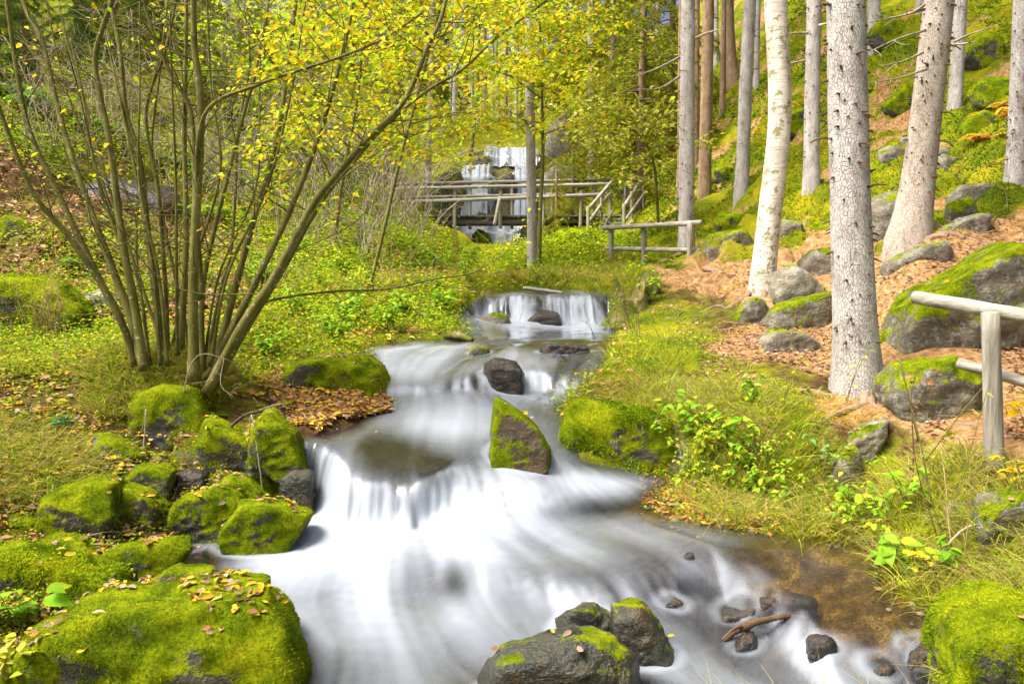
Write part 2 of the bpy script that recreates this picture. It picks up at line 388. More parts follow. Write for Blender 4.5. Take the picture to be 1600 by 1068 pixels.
M['birch'] = mat_bark('pale_lichened_bark', (0.36, 0.31, 0.25), (0.62, 0.57, 0.50), (0.80, 0.77, 0.71), 6, (0.20, 0.19, 0.07), 0.7, plates=False, bands=True)
M['hazel'] = mat_bark('olive_bark', (0.07, 0.066, 0.018), (0.15, 0.142, 0.036), (0.25, 0.235, 0.08), 16, (0.42, 0.42, 0.33), 0.1, plates=False)
M['twig'] = mat_bark('grey_twig', (0.17, 0.14, 0.10), (0.36, 0.31, 0.23), (0.54, 0.48, 0.38), 20, plates=False)
M['dark_twig'] = mat_bark('brown_twig', (0.05, 0.03, 0.018), (0.12, 0.08, 0.045), (0.22, 0.16, 0.09), 20, plates=False)
M['stalk'] = mat_bark('straw_stalk', (0.22, 0.14, 0.06), (0.40, 0.28, 0.13), (0.58, 0.45, 0.25), 20, plates=False)
M['root'] = mat_bark('worn_root', (0.13, 0.075, 0.045), (0.28, 0.19, 0.125), (0.42, 0.32, 0.24), 10, plates=False)
M['stump'] = mat_bark('rotten_wood', (0.09, 0.055, 0.025), (0.24, 0.17, 0.09), (0.42, 0.33, 0.2), 9, plates=False, moss=0.75)
M['logmoss'] = mat_bark('mossy_log', (0.05, 0.035, 0.015), (0.14, 0.10, 0.05), (0.26, 0.2, 0.11), 9, plates=False, moss=0.6)
def mat_wood(name, c0, c1, c2, grain=(1, 1, 1)):
    k = NT(name); p = k.coord(); g = k.mapping(p, grain)
    n1 = k.noise(g, 22.0, 6, 0.7, 0.3); n2 = k.noise(g, 75.0, 4, 0.7)
    c = k.ramp(n1, [(0.3, c0), (0.5, c1), (0.72, c2)]); c = k.mix(k.ramp(n2, [(0.5, 0.0), (0.7, 0.5)]), c, c0)
    gr = k.ramp(k.noise(p, 2.2, 4, 0.6), [(0.52, 0.0), (0.7, 0.5)]); c = k.mix(gr, c, (0.25, 0.26, 0.16))
    return k.done(k.bsdf(c, 0.85, k.bump(k.math('ADD', n1, n2), 0.6, 0.012), 0.2))
M['wood'] = mat_wood('weathered_grey_wood', (0.14, 0.125, 0.10), (0.31, 0.295, 0.25), (0.48, 0.46, 0.41), (.07, .25, 1))
M['wood_post'] = mat_wood('weathered_post_wood', (0.12, 0.105, 0.085), (0.29, 0.275, 0.23), (0.46, 0.44, 0.39), (1, 1, .06))
M['wood_dark'] = mat_wood('dark_weathered_wood', (0.06, 0.05, 0.04), (0.16, 0.14, 0.115), (0.30, 0.27, 0.235))
M['wood_end'] = mat_wood('cut_wood_end', (0.25, 0.19, 0.12), (0.42, 0.34, 0.24), (0.55, 0.47, 0.36))
# ------------------------------------------------------------------ the stream: levels, lips and outline
def zpts(L): return [tuple(atz(a, b, c)) for a, b, c in L]
S0A = TPS(zpts([(420, 800, -1.74), (500, 840, -1.74), (640, 840, -1.72), (760, 800, -1.66), (850, 795, -1.65), (1000, 757, -1.63), (1020, 800, -1.67), (780, 772, -1.57), (860, 770, -1.57), (940, 764, -1.60), (1250, 850, -1.66), (1350, 880, -1.68), (1300, 940, -1.72), (900, 860, -1.71), (300, 870, -1.76)]), 1e-2)
S0B = TPS(zpts([(300, 880, -1.79), (450, 900, -1.81), (600, 950, -1.88), (500, 1068, -1.97), (800, 1000, -1.93), (1050, 1068, -2.0), (1150, 1000, -1.95), (1300, 1040, -1.97), (1480, 1040, -1.97)]), 1e-2)
S1 = TPS(zpts([(440, 660, -1.2), (510, 685, -1.245), (600, 640, -1.16), (590, 610, -1.10), (700, 620, -1.12), (820, 610, -1.12), (890, 605, -1.10), (640, 762, -1.46), (700, 740, -1.42), (750, 735, -1.42), (870, 730, -1.45), (880, 700, -1.38), (980, 740, -1.56)]), 1e-2)
S2 = TPS(zpts([(600, 545, -.80), (700, 540, -.80), (850, 540, -.79), (930, 545, -.80), (760, 582, -.95), (880, 588, -.98), (620, 585, -.97), (760, 520, -.775), (950, 520, -.775), (720, 497, -.64), (860, 508, -.77)]), 1e-2)
S3 = TPS([(0.3, 12.6, EYE - .29), (1.3, 12.6, EYE - .30), (-0.8, 12.4, EYE - .34), (0.5, 14, EYE - .2), (0, 18, EYE + .2), (-.6, 24, EYE + .82), (-.6, 25.6, EYE + .86), (-2, 18, EYE + .2), (2, 18, EYE + .2)], 1e-2)
def lip(L):
    q = np.array(sorted([tuple(atz(a, b, c)[:2]) for a, b, c in L])); return q
LD = lip([(200, 880, -1.76), (450, 872, -1.76), (600, 875, -1.75), (700, 880, -1.75), (820, 902, -1.75), (940, 925, -1.75), (1060, 885, -1.72), (1120, 880, -1.72), (1200, 925, -1.74), (1290, 975, -1.76), (1400, 978, -1.76), (1560, 990, -1.76)])
LA = lip([(400, 690, -1.24), (490, 690, -1.245), (515, 706, -1.28), (540, 735, -1.34), (590, 757, -1.42), (640, 765, -1.46), (690, 752, -1.45), (745, 741, -1.43), (800, 740, -1.43), (860, 748, -1.47), (940, 752, -1.55), (1050, 748, -1.6)])
LB = lip([(520, 600, -.99), (640, 597, -.985), (740, 590, -.97), (800, 583, -.96), (850, 584, -.965), (900, 592, -.985), (980, 592, -.985)])
LC = np.array([(-3, 12.0), (-1.2, 11.6), (-.5, 12.0), (0, 12.25), (.5, 12.35), (1.0, 12.3), (1.6, 12.2), (3, 12.2)])
def lipy(L, x, amp, sc, seed): return np.interp(x, L[:, 0], L[:, 1]) + amp * fbm(x * sc, 0.3, 0, 3, seed) + amp * .35 * fbm(x * sc * 4, 0.7, 0, 2, seed + 1)
def sig(t): return 1 / (1 + np.exp(-np.clip(t, -30, 30)))
def water_z(x, y):
    r = S0B(x, y); a0 = S0A(x, y)
    r = r + (a0 - r) * sig((y - lipy(LD, x, .09, 2.5, 3)) / (0.085 + .09 * sstep(.9, 1.3, x)))
    f = sig((y - lipy(LA, x, .07, 6, 5)) / (0.034 + .07 * sstep(-.55, -.15, x))); r = r + np.maximum(S1(x, y) - r, -0.0) * f
    f = sig((y - lipy(LB, x, .09, 5, 7)) / 0.05); r = r + (S2(x, y) - r) * f
    f = sig((y - lipy(LC, x, .34, 2.6, 9)) / (0.10 + .08 * fbm(x * 2, 1.5, 0, 2, 12))); r = r + (S3(x, y) - r) * f
    hum_ = fbm(x * 2.6, y * 2.0, 0, 2, 11) * sstep(6.9, 7.4, y) * (1 - sstep(8.8, 9.4, y))
    return r + .045 * hum_
def hit_water(px, py):             # first crossing of the pixel ray with the water level
    Y = np.geomspace(2.2, 14, 900); dx, dy, dz = ray(px, py); t = Y / dy
    d = EYE + dz * t - water_z(dx * t, Y); i = np.where(d <= 0)[0]
    k = i[0] if len(i) else len(Y) - 1
    return (dx * t[k], Y[k])
wl = [(330, 1130), (200, 1000), (250, 905), (262, 868), (300, 846), (380, 838), (440, 795), (428, 770), (478, 772), (480, 700), (500, 686), (560, 668), (590, 645), (588, 625), (565, 600), (572, 560), (566, 545), (650, 534), (740, 527), (700, 512), (722, 488), (760, 474)]
wr = [(950, 463), (955, 500), (972, 520), (945, 545), (935, 580), (905, 605), (868, 632), (874, 660), (888, 700), (905, 725), (1000, 742), (1050, 752), (1015, 790), (1050, 806), (1150, 830), (1230, 838), (1352, 848), (1385, 880), (1400, 925), (1470, 955), (1505, 1000), (1525, 1130)]
WPOLY = [hit_water(*p) for p in wl] + [(-0.5, 12.6), (-0.5, 13.2), (.2, 13.5), (1.0, 13.4), (1.5, 12.9)] + [hit_water(*p) for p in wr]
WPOLY = np.array(WPOLY)
WPOLY2 = np.array([(-2.0, 26.2), (-2.2, 25), (-1.7, 23.8), (-.9, 22.6), (.1, 23), (.6, 24.4), (.7, 26.2)])  # basin of the waterfall
def Dw(x, y): return np.maximum(sdist(WPOLY, x, y), sdist(WPOLY2, x, y))

# ------------------------------------------------------------------ the ground
GP = [  # photo pixel and distance of points on the ground
 (0,1068,3.3),(-150,1000,3.4),(150,1000,3.9),(60,900,4.2),(0,700,5.2),(-150,700,5.2),(130,850,4.5),(230,880,4.6),(100,760,5.0),(250,800,5.2),(180,700,5.5),(300,770,5.5),(350,740,5.7),(280,690,5.95),(420,740,5.7),(450,770,5.6),
 (100,600,6.2),(200,570,6.3),(300,562,6.4),(250,620,6.05),(340,610,6.2),(400,650,6.2),(450,620,6.8),(520,645,6.5),(0,560,7),(60,530,7.6),(450,545,7.8),(540,540,8.4),(0,430,9.6),(150,430,10),(0,350,11),(-300,350,10),(-300,600,6),
 (0,260,13),(0,140,16.5),(-300,130,14),(200,335,12.5),(200,245,15.5),(350,420,11.5),(350,300,16),(300,200,18),(500,230,21),(420,130,23),(250,90,22),(0,60,21),(560,510,9.6),(500,480,10),(650,505,10.2),(690,485,11.2),(500,430,12),(600,440,12.2),
 (600,390,15),(700,400,16.5),(680,440,12.6),(740,436,13.0),(690,430,13.2),(640,430,13),(790,434,14.2),(770,428,16.5),(745,422,18.5),(830,408,16.8),(790,416,20),(880,428,14.2),(850,436,13.6),(930,432,13.6),(690,385,20),(640,330,24),(500,330,18),(560,260,24),
 (870,405,17.5),(880,378,22),(930,415,16),(990,440,12.6),(980,470,11.8),(1000,500,10.6),(985,540,9),(975,575,8),(1000,605,7.1),(1050,625,6.6),(1150,640,6.2),(1240,665,5.8),(940,610,7.2),(910,640,6.7),(1000,642,6.45),(900,652,6.5),(1060,652,6.2),(1150,690,5.75),
 (1140,800,5.35),(1260,800,5.3),(1300,710,5.6),(1400,780,4.85),(1500,742,4.75),(1600,735,4.6),(1350,815,5.0),(1450,890,4.3),(1550,880,4.0),(1620,900,3.7),(1530,960,3.7),(1620,1068,3.2),(1750,1000,3.2),(1750,700,4.6),(1080,790,5.5),
 (1100,540,8.4),(1200,545,8),(1300,585,7),(1340,622,6.6),(1400,610,6.5),(1600,570,6.6),(1550,640,5.6),(1100,485,10.5),(1050,440,13),(1100,430,13.8),(1000,413,16.5),(1080,412,15.5),(1180,465,10.6),(1250,440,10.2),(1300,420,10.6),(1380,470,8.6),(1450,520,7.6),(1380,420,9.6),(1160,400,14.5),
 (1430,378,9.6),(1550,345,9.8),(1600,300,10.5),(1750,300,9.5),(1520,440,8.4),(1600,480,7.4),(1750,520,6.5),(1400,310,12),(1300,330,13.5),(1250,325,14.5),(1170,318,17.5),(1100,315,20),(1040,340,20),(970,365,21.5),(1000,320,25.5),(960,300,28),
 (1600,100,15),(1490,185,14.8),(1450,100,17),(1450,0,21),(1300,120,20),(1200,210,20.5),(1150,150,25),(1100,230,24),(1600,0,19),(1800,100,13),(1800,-100,19),(1367,80,18.5),(1000,180,32),
 (880,320,27),(640,300,28),(680,240,31),(850,242,33),(930,240,32),(760,228,36),(780,205,48),(650,150,42),(900,150,42),(450,40,34),(100,0,32),(1100,0,36),(1300,-80,32),(780,214,75),(400,60,70),(1100,0,70)]

RQ = []
def rock(*a, **k): RQ.append((a, k))
# ------------------------------------------------------------------ boulders and stones
LB_ = 'mossy boulders of the left bank'; SB_ = 'stones lying in the stream'; RB_ = 'rocks on the right slope'
rock('huge moss-covered boulder filling the lower left corner beside the white water', [(-40,1150),(20,1040),(60,985),(150,942),(250,922),(350,916),(415,934),(440,970),(442,1015),(430,1040),(400,1080),(380,1150)], 3.62, thick=0.75, sub=5, fuzz=1.5, group=LB_, back=.95)
rock('long mossy slab with small creeping leaves at the left edge above the huge corner boulder', [(-80,872),(0,856),(80,872),(150,893),(190,912),(150,935),(0,945),(-80,940)], 4.1, fuzz=1.6, fuzzlen=.024, group=LB_, thick=.5)
rock('low rounded moss cushion rock just above the long mossy slab', [(25,852),(60,833),(110,841),(140,864),(130,885),(60,885)], 4.5, group=LB_)
rock('flat tilted mossy rock strewn with brown leaves pointing at the water', [(140,880),(170,852),(230,836),(292,829),(286,850),(225,895),(185,908)], 4.55, group=LB_, thick=.3, fuzz=.8)
rock('leaf-covered low stone between the tilted flat rock and the corner boulder', [(225,912),(262,884),(320,884),(335,908),(280,925)], 4.25, 'rock_half', group=LB_, fuzz=.4)
rock('small round green moss hump on the rim of the corner boulder', [(314,908),(335,893),(358,900),(368,914),(345,924)], 4.05, group=LB_)
rock('dark-tipped mossy boulder topped with yellow leaves jutting into the white pool', [(345,802),(372,781),(430,786),(474,800),(440,816),(392,836),(352,838)], 4.95, group=LB_, thick=.45)
rock('squat mossy boulder beside the dark-tipped one on its bank side', [(260,802),(290,766),(335,756),(364,776),(356,800),(300,822),(262,820)], 5.1, group=LB_)
rock('big square mossy block under the overhanging grass of the left bank', [(60,805),(72,770),(120,748),(165,748),(172,790),(150,825),(90,828)], 4.9, group=LB_, thick=.5)
rock('sloping mossy boulder leaning right of the square mossy block', [(166,748),(190,752),(225,768),(252,792),(240,806),(190,816),(168,802)], 5.02, group=LB_)
rock('flat green stone with a few leaves above the sloping mossy boulder', [(195,735),(215,722),(262,724),(258,742),(235,762),(205,760)], 5.25, group=LB_, fuzz=.8)
rock('narrow slab with a bare grey end and yellow-green moss', [(135,684),(150,668),(180,684),(216,710),(205,720),(165,716)], 5.5, 'rock_half', group=LB_, thick=.3)
rock('dark hollow boulder under the roots of the many-stemmed shrub', [(205,655),(215,612),(255,594),(300,600),(316,650),(306,690),(230,696)], 6.1, 'rock_moss', group=LB_, thick=.6, fuzz=.9)
rock('long tilted mossy slab below the many-stemmed shrub', [(306,664),(328,650),(375,676),(420,705),(452,728),(440,746),(385,742),(325,700)], 5.72, group=LB_, thick=.4)
rock('bright green wedge-shaped rock beside the bed of fallen leaves', [(388,650),(396,638),(418,638),(470,688),(476,714),(432,708),(392,676)], 5.62, group=LB_, thick=.4)
rock('wet dark stone at the left foot of the curtain fall', [(440,742),(466,722),(486,730),(484,768),(445,774)], 5.45, 'rock_wetmoss', group=LB_, fuzz=.4)
rock('small mossy stone in the hollow below the long tilted slab', [(345,752),(362,736),(396,742),(412,772),(380,778),(350,766)], 5.35, group=LB_)
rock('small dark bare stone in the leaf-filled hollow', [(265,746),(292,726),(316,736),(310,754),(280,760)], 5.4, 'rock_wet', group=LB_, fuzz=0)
rock('blocky moss-topped boulder at the water above the bed of fallen leaves', [(445,585),(468,562),(520,556),(565,556),(586,574),(598,604),(570,617),(462,617)], 7.2, group=LB_, thick=.7, fuzz=.9)
rock('small mossy stone left of the bed of fallen leaves', [(424,628),(444,614),(470,622),(468,642),(440,646)], 6.5, group=LB_)
rock('brownish stone under the bank left of the blocky boulder', [(404,585),(420,570),(442,574),(444,600),(410,602)], 7.4, 'rock_half', group=LB_, fuzz=.2)
rock('large shaggy moss boulder at the left edge behind the shrub', [(-40,448),(20,428),(80,436),(116,474),(118,520),(90,548),(-30,552)], 8.0, group=LB_, thick=.9, fuzzlen=.03)
rock('pale grey bare stone seen between the left shrub stems', [(128,466),(150,446),(176,462),(180,484),(140,492)], 8.6, 'rock_pale', group=LB_, fuzz=0)
rock('mossy stone high on the left bank among brown leaves', [(-20,350),(10,334),(40,344),(48,372),(10,384)], 10.6, group=LB_)
rock('dark stone in the shaded gully behind the left shrub stems', [(120,300),(170,276),(250,290),(270,340),(200,356),(130,345)], 13.2, 'rock_wet', group=LB_, fuzz=0)  # dark wet-stone material stands in for the cave shade of the gully
# in the stream
rock('pointed triangular stone with a mossy face standing in midstream', [(772,618),(780,622),(815,646),(842,670),(862,702),(858,728),(800,728),(763,722),(766,665)], 5.95, 'rock_tri', thick=.42, fuzz=1.0, group=SB_, onwater=True, fuzzlen=.008, embed=.22, rough=.4, sub=5, cuts=0)
rock('dark wet rock splitting the small upper step', [(754,572),(772,560),(806,566),(818,584),(808,602),(766,604)], 7.5, 'rock_wet', fuzz=0, group=SB_, onwater=True, rough=.7)
rock('largest of the three wet stones at the bottom of the picture', [(738,1080),(790,1022),(838,1010),(900,1000),(958,1010),(1000,1040),(1006,1056),(985,1085),(860,1110)], 3.72, 'rock_wetmoss', thick=.36, fuzz=.25, group=SB_, onwater=True, sub=5, fuzzlen=.008)
rock('small brown stone lying on top of the large wet stone', [(868,962),(895,952),(935,950),(960,958),(957,984),(930,990),(884,976)], 3.98, 'rock_wetmoss', fuzz=.2, group=SB_, onwater=True, fuzzlen=.008)
rock('pointed mossy wet stone leaning right of the large wet stone', [(958,952),(980,938),(1008,950),(1038,988),(1056,1032),(1012,1034),(962,996)], 3.9, 'rock_wetmoss', fuzz=.4, group=SB_, onwater=True, fuzzlen=.008)
rock('rounded brown pebble at the crest of the right rapids', [(1060,858),(1070,846),(1084,850),(1087,868),(1072,874)], 4.95, 'rock_wet', fuzz=0, group=SB_, onwater=True, sink=.065)
rock('dark pebble touching the rounded brown pebble', [(1080,868),(1094,858),(1106,872),(1102,884),(1086,882)], 4.85, 'rock_wet', fuzz=0, group=SB_, onwater=True, sink=.065)
rock('low dark stone half under water left of the driftwood', [(1022,922),(1048,904),(1080,908),(1090,922),(1056,934)], 4.6, 'rock_wet', fuzz=0, group=SB_, onwater=True, rough=.6, sink=.12)
rock('dark wet stone in the rapids above the driftwood', [(1128,930),(1150,914),(1180,912),(1196,936),(1180,952),(1140,950)], 4.55, 'rock_wet', fuzz=0, group=SB_, onwater=True, rough=.6, sink=.12)
rock('small grey stone right of the wet stone above the driftwood', [(1190,920),(1206,912),(1222,928),(1210,938),(1194,936)], 4.6, 'rock_wet', fuzz=0, group=SB_, onwater=True, sink=.065)
rock('smooth ochre stone just below the clear brown water', [(1226,902),(1244,890),(1272,896),(1278,910),(1240,916)], 4.75, 'rock_wet', fuzz=0, group=SB_, onwater=True, rough=.5, sink=.12)
rock('stone the driftwood branch is caught on', [(1148,990),(1162,972),(1184,974),(1188,1000),(1160,1012)], 4.15, 'rock_wet', fuzz=0, group=SB_, onwater=True, sink=.065)
rock('grey domed rock in the middle of the upper cascade', [(816,506),(822,478),(846,466),(872,474),(884,506)], 12.05, 'rock_wet', fuzz=0, group=SB_, rough=.6, thick=.6, sink=.16)
rock('flat stone lying in front of the upper cascade', [(748,496),(770,487),(798,496),(790,504),(756,503)], 11.0, 'rock_pale', fuzz=0, group=SB_, onwater=True)
rock('small jagged stone at the left rim of the upper pool', [(732,546),(746,538),(764,546),(756,553),(738,553)], 8.6, 'rock_half', fuzz=0, group=SB_, onwater=True)
rock('low flat stone with a white water fringe in the upper pool', [(834,545),(860,538),(925,540),(935,548),(880,551)], 8.7, 'rock_wet', fuzz=0, group=SB_, onwater=True, thick=.25)
rock('wet leaf-plastered stone at the small fall on the lower right', [(1345,1020),(1365,996),(1400,990),(1412,1030),(1370,1045)], 4.05, 'rock_wet', fuzz=0, group=SB_, onwater=True, sink=.12)
rock('dark stone with clinging orange leaves at the lower right bank', [(1420,1000),(1440,968),(1490,975),(1500,1010),(1450,1030)], 3.9, 'rock_wet', fuzz=0, group=SB_, onwater=True, sink=.12)
rock('flat reddish stone under the water at the lower right', [(1265,1000),(1290,990),(1310,1004),(1290,1016)], 4.15, 'rock_wet', fuzz=0, group=SB_, onwater=True)
# right side
rock('large moss-dappled boulder behind the near fence rail', [(1375,532),(1392,500),(1470,478),(1540,420),(1610,372),(1680,380),(1690,470),(1570,508),(1490,542),(1410,540)], 7.5, 'rock_half', thick=1.1, sub=5, fuzz=.8, group=RB_)
rock('dark shadowy mossy rock under the lower fence rail', [(1392,606),(1420,574),(1490,562),(1532,576),(1536,638),(1460,655),(1400,645)], 6.05, 'rock_half', thick=.7, fuzz=.8, group=RB_)
rock('broken grey stones on the path left of the big grey trunk', [(1194,534),(1212,516),(1256,520),(1282,538),(1262,554),(1210,552)], 8.0, 'rock_pale', fuzz=.15, group=RB_)
rock('grey-green slab left of the leaning big trunk', [(1358,326),(1388,302),(1424,298),(1424,336),(1398,372),(1358,364)], 11.0, 'rock_pale', fuzz=.3, group=RB_, thick=.9)
rock('flat bare slab among the roots of the leaning big trunk', [(1388,412),(1436,386),(1490,374),(1484,394),(1430,412)], 8.9, 'rock_pale', fuzz=0, group=RB_, thick=.45)
rock('thin tilted slate slab right of the leaning big trunk', [(1474,356),(1500,342),(1550,330),(1544,346),(1490,360)], 9.4, 'rock_pale', fuzz=0, group=RB_, thick=.35)
rock('squat stone with a moss cap above the tilted slate slab', [(1478,345),(1484,318),(1512,310),(1532,318),(1532,346)], 10.0, 'rock_half', fuzz=.8, group=RB_)
rock('brown split stone between the pale trunk and the big grey trunk', [(1242,418),(1262,394),(1300,386),(1306,414),(1280,428)], 10.4, 'rock_pale', fuzz=.2, group=RB_)
rock('pale boulder with yellow moss at the foot of the white trunk', [(1208,462),(1214,424),(1240,414),(1290,440),(1296,466),(1240,474)], 9.6, 'rock_pale', fuzz=.4, group=RB_)
rock('layered slate outcrop with moss below the white trunk', [(1196,508),(1215,478),(1300,456),(1306,500),(1240,516)], 9.0, 'rock_half', fuzz=.7, group=RB_, thick=.6)
rock('grey stone leaning against the foot of the white trunk', [(1146,502),(1164,470),(1196,464),(1202,496),(1170,508)], 9.4, 'rock_half', fuzz=.4, group=RB_)
rock('upper edge of a buried grey slab on the bank below the big grey trunk', [(1328,690),(1350,672),(1392,650),(1398,660),(1360,688),(1332,704)], 5.75, 'rock_pale', fuzz=.2, group=RB_, thick=.3)
rock('mossy end of a buried slab above the tall bank grass', [(1300,742),(1312,714),(1340,700),(1346,724),(1320,748)], 5.55, 'rock_half', fuzz=.5, group=RB_, thick=.35)
rock('rounded grey stone below the near fence post', [(1478,798),(1492,772),(1516,766),(1542,782),(1536,804),(1496,808)], 4.55, 'rock_pale', fuzz=.25, group=RB_)
rock('angular dark slate block with a moss cap at the right edge', [(1534,808),(1552,780),(1590,770),(1640,784),(1630,836),(1570,834)], 4.25, 'rock_half', fuzz=.6, group=RB_)
rock('upright grey stone in the grass above the lower right moss hump', [(1534,930),(1538,896),(1556,886),(1572,900),(1566,932)], 4.05, 'rock_pale', fuzz=.1, group=RB_)
rock('shaggy bright moss hump in the lower right corner', [(1490,1110),(1498,1010),(1525,968),(1590,946),(1680,960),(1680,1110)], 3.45, 'rock_moss', fuzz=3.0, fuzzlen=.015, group=RB_, sub=5, thick=.6)
rock('mossy rock buried in the right bank above the clear water', [(1290,800),(1310,778),(1350,780),(1366,812),(1320,828)], 5.15, 'rock_moss', fuzz=1.0, group=RB_)
rock('moss-draped overhang rock under the grassy tip of the right bank', [(872,660),(905,628),(1000,640),(1060,660),(1090,720),(1020,752),(930,735),(885,705)], 6.28, 'rock_moss', fuzz=1.6, fuzzlen=.024, group=RB_, thick=.5, sub=5)
rock('grey stones beside the far end of the path', [(1090,400),(1104,384),(1128,388),(1130,402)], 14.5, 'rock_pale', fuzz=0, group=RB_)
rock('dark cleft rock at the foot of the slope behind the middle fence', [(1100,385),(1118,360),(1160,352),(1176,380),(1150,394)], 15.2, 'rock_half', fuzz=.6, group=RB_)
rock('long mossy log-like mound below the footbridge stairs', [(862,366),(880,358),(940,358),(952,376),(920,384),(870,382)], 21.0, 'rock_moss', fuzz=1.5, fuzzlen=.06, group=RB_)
rock('brown rock tooth standing in the lower waterfall', [(738,368),(748,356),(757,362),(766,368),(762,376),(744,378)], 24.8, 'rock_tri', fuzz=0, group=SB_)
rock('dark rock bulge between the two upper falls', [(768,342),(772,272),(792,262),(804,276),(806,342)], 27.6, 'rock_wetmoss', fuzz=0, group='cliff rocks around the waterfall', rough=.7, thick=.7)
rock('shelf rock left of the top fall', [(716,262),(730,246),(764,244),(768,262),(740,270)], 29.5, 'rock_half', fuzz=.6, fuzzlen=.06, group='cliff rocks around the waterfall')
rock('pale cliff face right of the waterfall', [(842,300),(850,262),(880,246),(904,262),(900,320),(860,330)], 28.5, 'rock_pale', fuzz=.3, fuzzlen=.06, group='cliff rocks around the waterfall')
rock('grey cliff behind the footbridge stairs', [(945,330),(952,290),(985,262),(1010,285),(1012,330)], 27.5, 'rock_pale', fuzz=.4, fuzzlen=.06, group='cliff rocks around the waterfall')
rock('overgrown cliff face high right of the waterfall', [(850,250),(860,200),(890,170),(930,190),(940,250)], 33, 'rock_pale', fuzz=.8, fuzzlen=.08, group='cliff rocks around the waterfall')
rock('dark mossy rock left of the waterfall', [(672,345),(680,280),(716,262),(728,300),(726,346)], 27.6, 'rock_half', fuzz=.8, fuzzlen=.06, group='cliff rocks around the waterfall')
GG = TPS([tuple(at(*p)) for p in GP], 3e-3)
_ex = []                            # the ground meets the foot of every boulder on land
for a_, k_ in RQ:
    out_ = np.array(a_[1], float); Y_ = a_[2]
    if k_.get('onwater') or Y_ > 22: continue
    w_ = np.ptp(out_[:, 0]) * Y_ / FPX; yb = Y_ - .25 * min(w_, .8)
    for fx in (-.3, .3):
        p_ = at(out_[:, 0].mean() + fx * np.ptp(out_[:, 0]), out_[:, 1].max() - .10 * np.ptp(out_[:, 1]), yb)
        g_ = float(GG(p_[0], p_[1])); _ex.append((p_[0], p_[1], g_ + float(np.clip(p_[2] - g_, -.3, .3))))
GG = TPS([tuple(at(*p)) for p in GP] + _ex, 1.5e-2)
def fall_profile(y): return EYE + np.interp(y, [20, 25.6, 25.95, 26.2, 26.45, 27.2, 27.4, 27.7, 27.85, 28.3, 28.5, 29.4, 29.6, 29.75, 30.1, 33, 45], [0.5, .80, 1.3, 1.36, 1.75, 1.86, 2.6, 2.75, 3.35, 3.5, 3.85, 4.0, 4.35, 4.4, 4.8, 5.1, 7.5])
def smooth_noise(x, y):
    return fbm(x * 1.1, y * 1.1, 0, 4, 21) * 0.10 + fbm(x * 4.5, y * 4.5, 0, 3, 22) * 0.03
def hummock(x, y):
    wxn = x + .3 * fbm(x * 1.5, y * 1.5, 1, 2, 35); return 1.3 * np.sqrt(np.abs(vnoise(wxn * 1.25, y * 1.25, 3, 31)) + .01) + .5 * np.sqrt(np.abs(vnoise(wxn * 3.0, y * 3.0, 3, 36)) + .01) - .9
def ground_z(x, y):
    g = GG(x, y)
    far = sstep(11, 18, y)
    right = sstep(0.18, 0.30, x / np.maximum(y, 1)) * sstep(8.5, 11, y)
    left = sstep(-0.25, -0.4, x / np.maximum(y, 1)) * sstep(9, 12, y)
    nz_ = smooth_noise(x, y) * (0.8 + 1.2 * far + 0.9 * sstep(-.5, -1.5, x) * sstep(6.5, 8, y))
    hum = hummock(x, y)
    g = g + nz_ + (right + 0.8 * left) * (0.36 * hum + 0.10 * fbm(x * 4.5, y * 4.5, 0, 2, 33))
    fx = np.exp(-((x + 0.5) / 2.6) ** 4) * sstep(24.5, 25.5, y) * (1 - sstep(33, 37, y))
    yy = y + 0.25 * fbm(x * 2.2, 0, 0, 2, 41) + 0.22 * sstep(-.75, -.6, x) * (1 - sstep(-.05, .1, x)) * sstep(26.5, 27, y)
    g = g * (1 - fx) + fx * (fall_profile(yy) + 0.06 * fbm(x * 3, y * 3, 0, 3, 42))
    d = Dw(x, y)
    inz = (y < 26.2)
    wz = np.where(d > -0.8, water_z(x, y), 0)
    steep = sstep(.3, .6, x) * sstep(4.6, 5.2, y) * (1 - sstep(7.6, 8.4, y)); bank = sstep(-0.02, -0.34 + 0.2 * steep, d)
    shore = wz - 0.03 + 0.10 * sstep(0, -.2, d)
    gout = shore * (1 - bank) + np.maximum(g, wz + 0.04) * bank
    gin = wz - 0.03 - 0.20 * sstep(0, 0.45, d) - 0.05 * sstep(0.4, 1, d) + 0.035 * fbm(x * 7, y * 7, 0, 3, 51) * sstep(0, .2, d)
    out = np.where(d > 0, gin, np.where(d > -0.8, gout, g))
    return np.where(inz, out, g), d
NU = 500
UU = np.linspace(-1.15, 1.15, NU); YY = np.r_[np.geomspace(1.4, 8, 170)[:-1], np.geomspace(8, 26, 250)[:-1], np.geomspace(26, 110, 60)]; NY = len(YY)
gy, gu = np.meshgrid(YY, UU, indexing='ij'); gx = gu * gy
GZ, GD = ground_z(gx, gy)
def T(x, y):                       # height of the built ground
    x = np.asarray(x, float); y = np.asarray(y, float)
    fu = np.clip((x / y - UU[0]) / (UU[1] - UU[0]), 0, NU - 1.001); fy = np.clip(np.interp(y, YY, np.arange(NY)), 0, NY - 1.001)
    i = fu.astype(int); j = fy.astype(int); a = fu - i; b = fy - j
    return (GZ[j, i] * (1 - a) + GZ[j, i + 1] * a) * (1 - b) + (GZ[j + 1, i] * (1 - a) + GZ[j + 1, i + 1] * a) * b
def TN(x, y, e=0.06):
    return nrm(np.stack([T(x - e, y) - T(x + e, y), T(x, y - e) - T(x, y + e), np.full(np.shape(x), 2 * e)], -1))

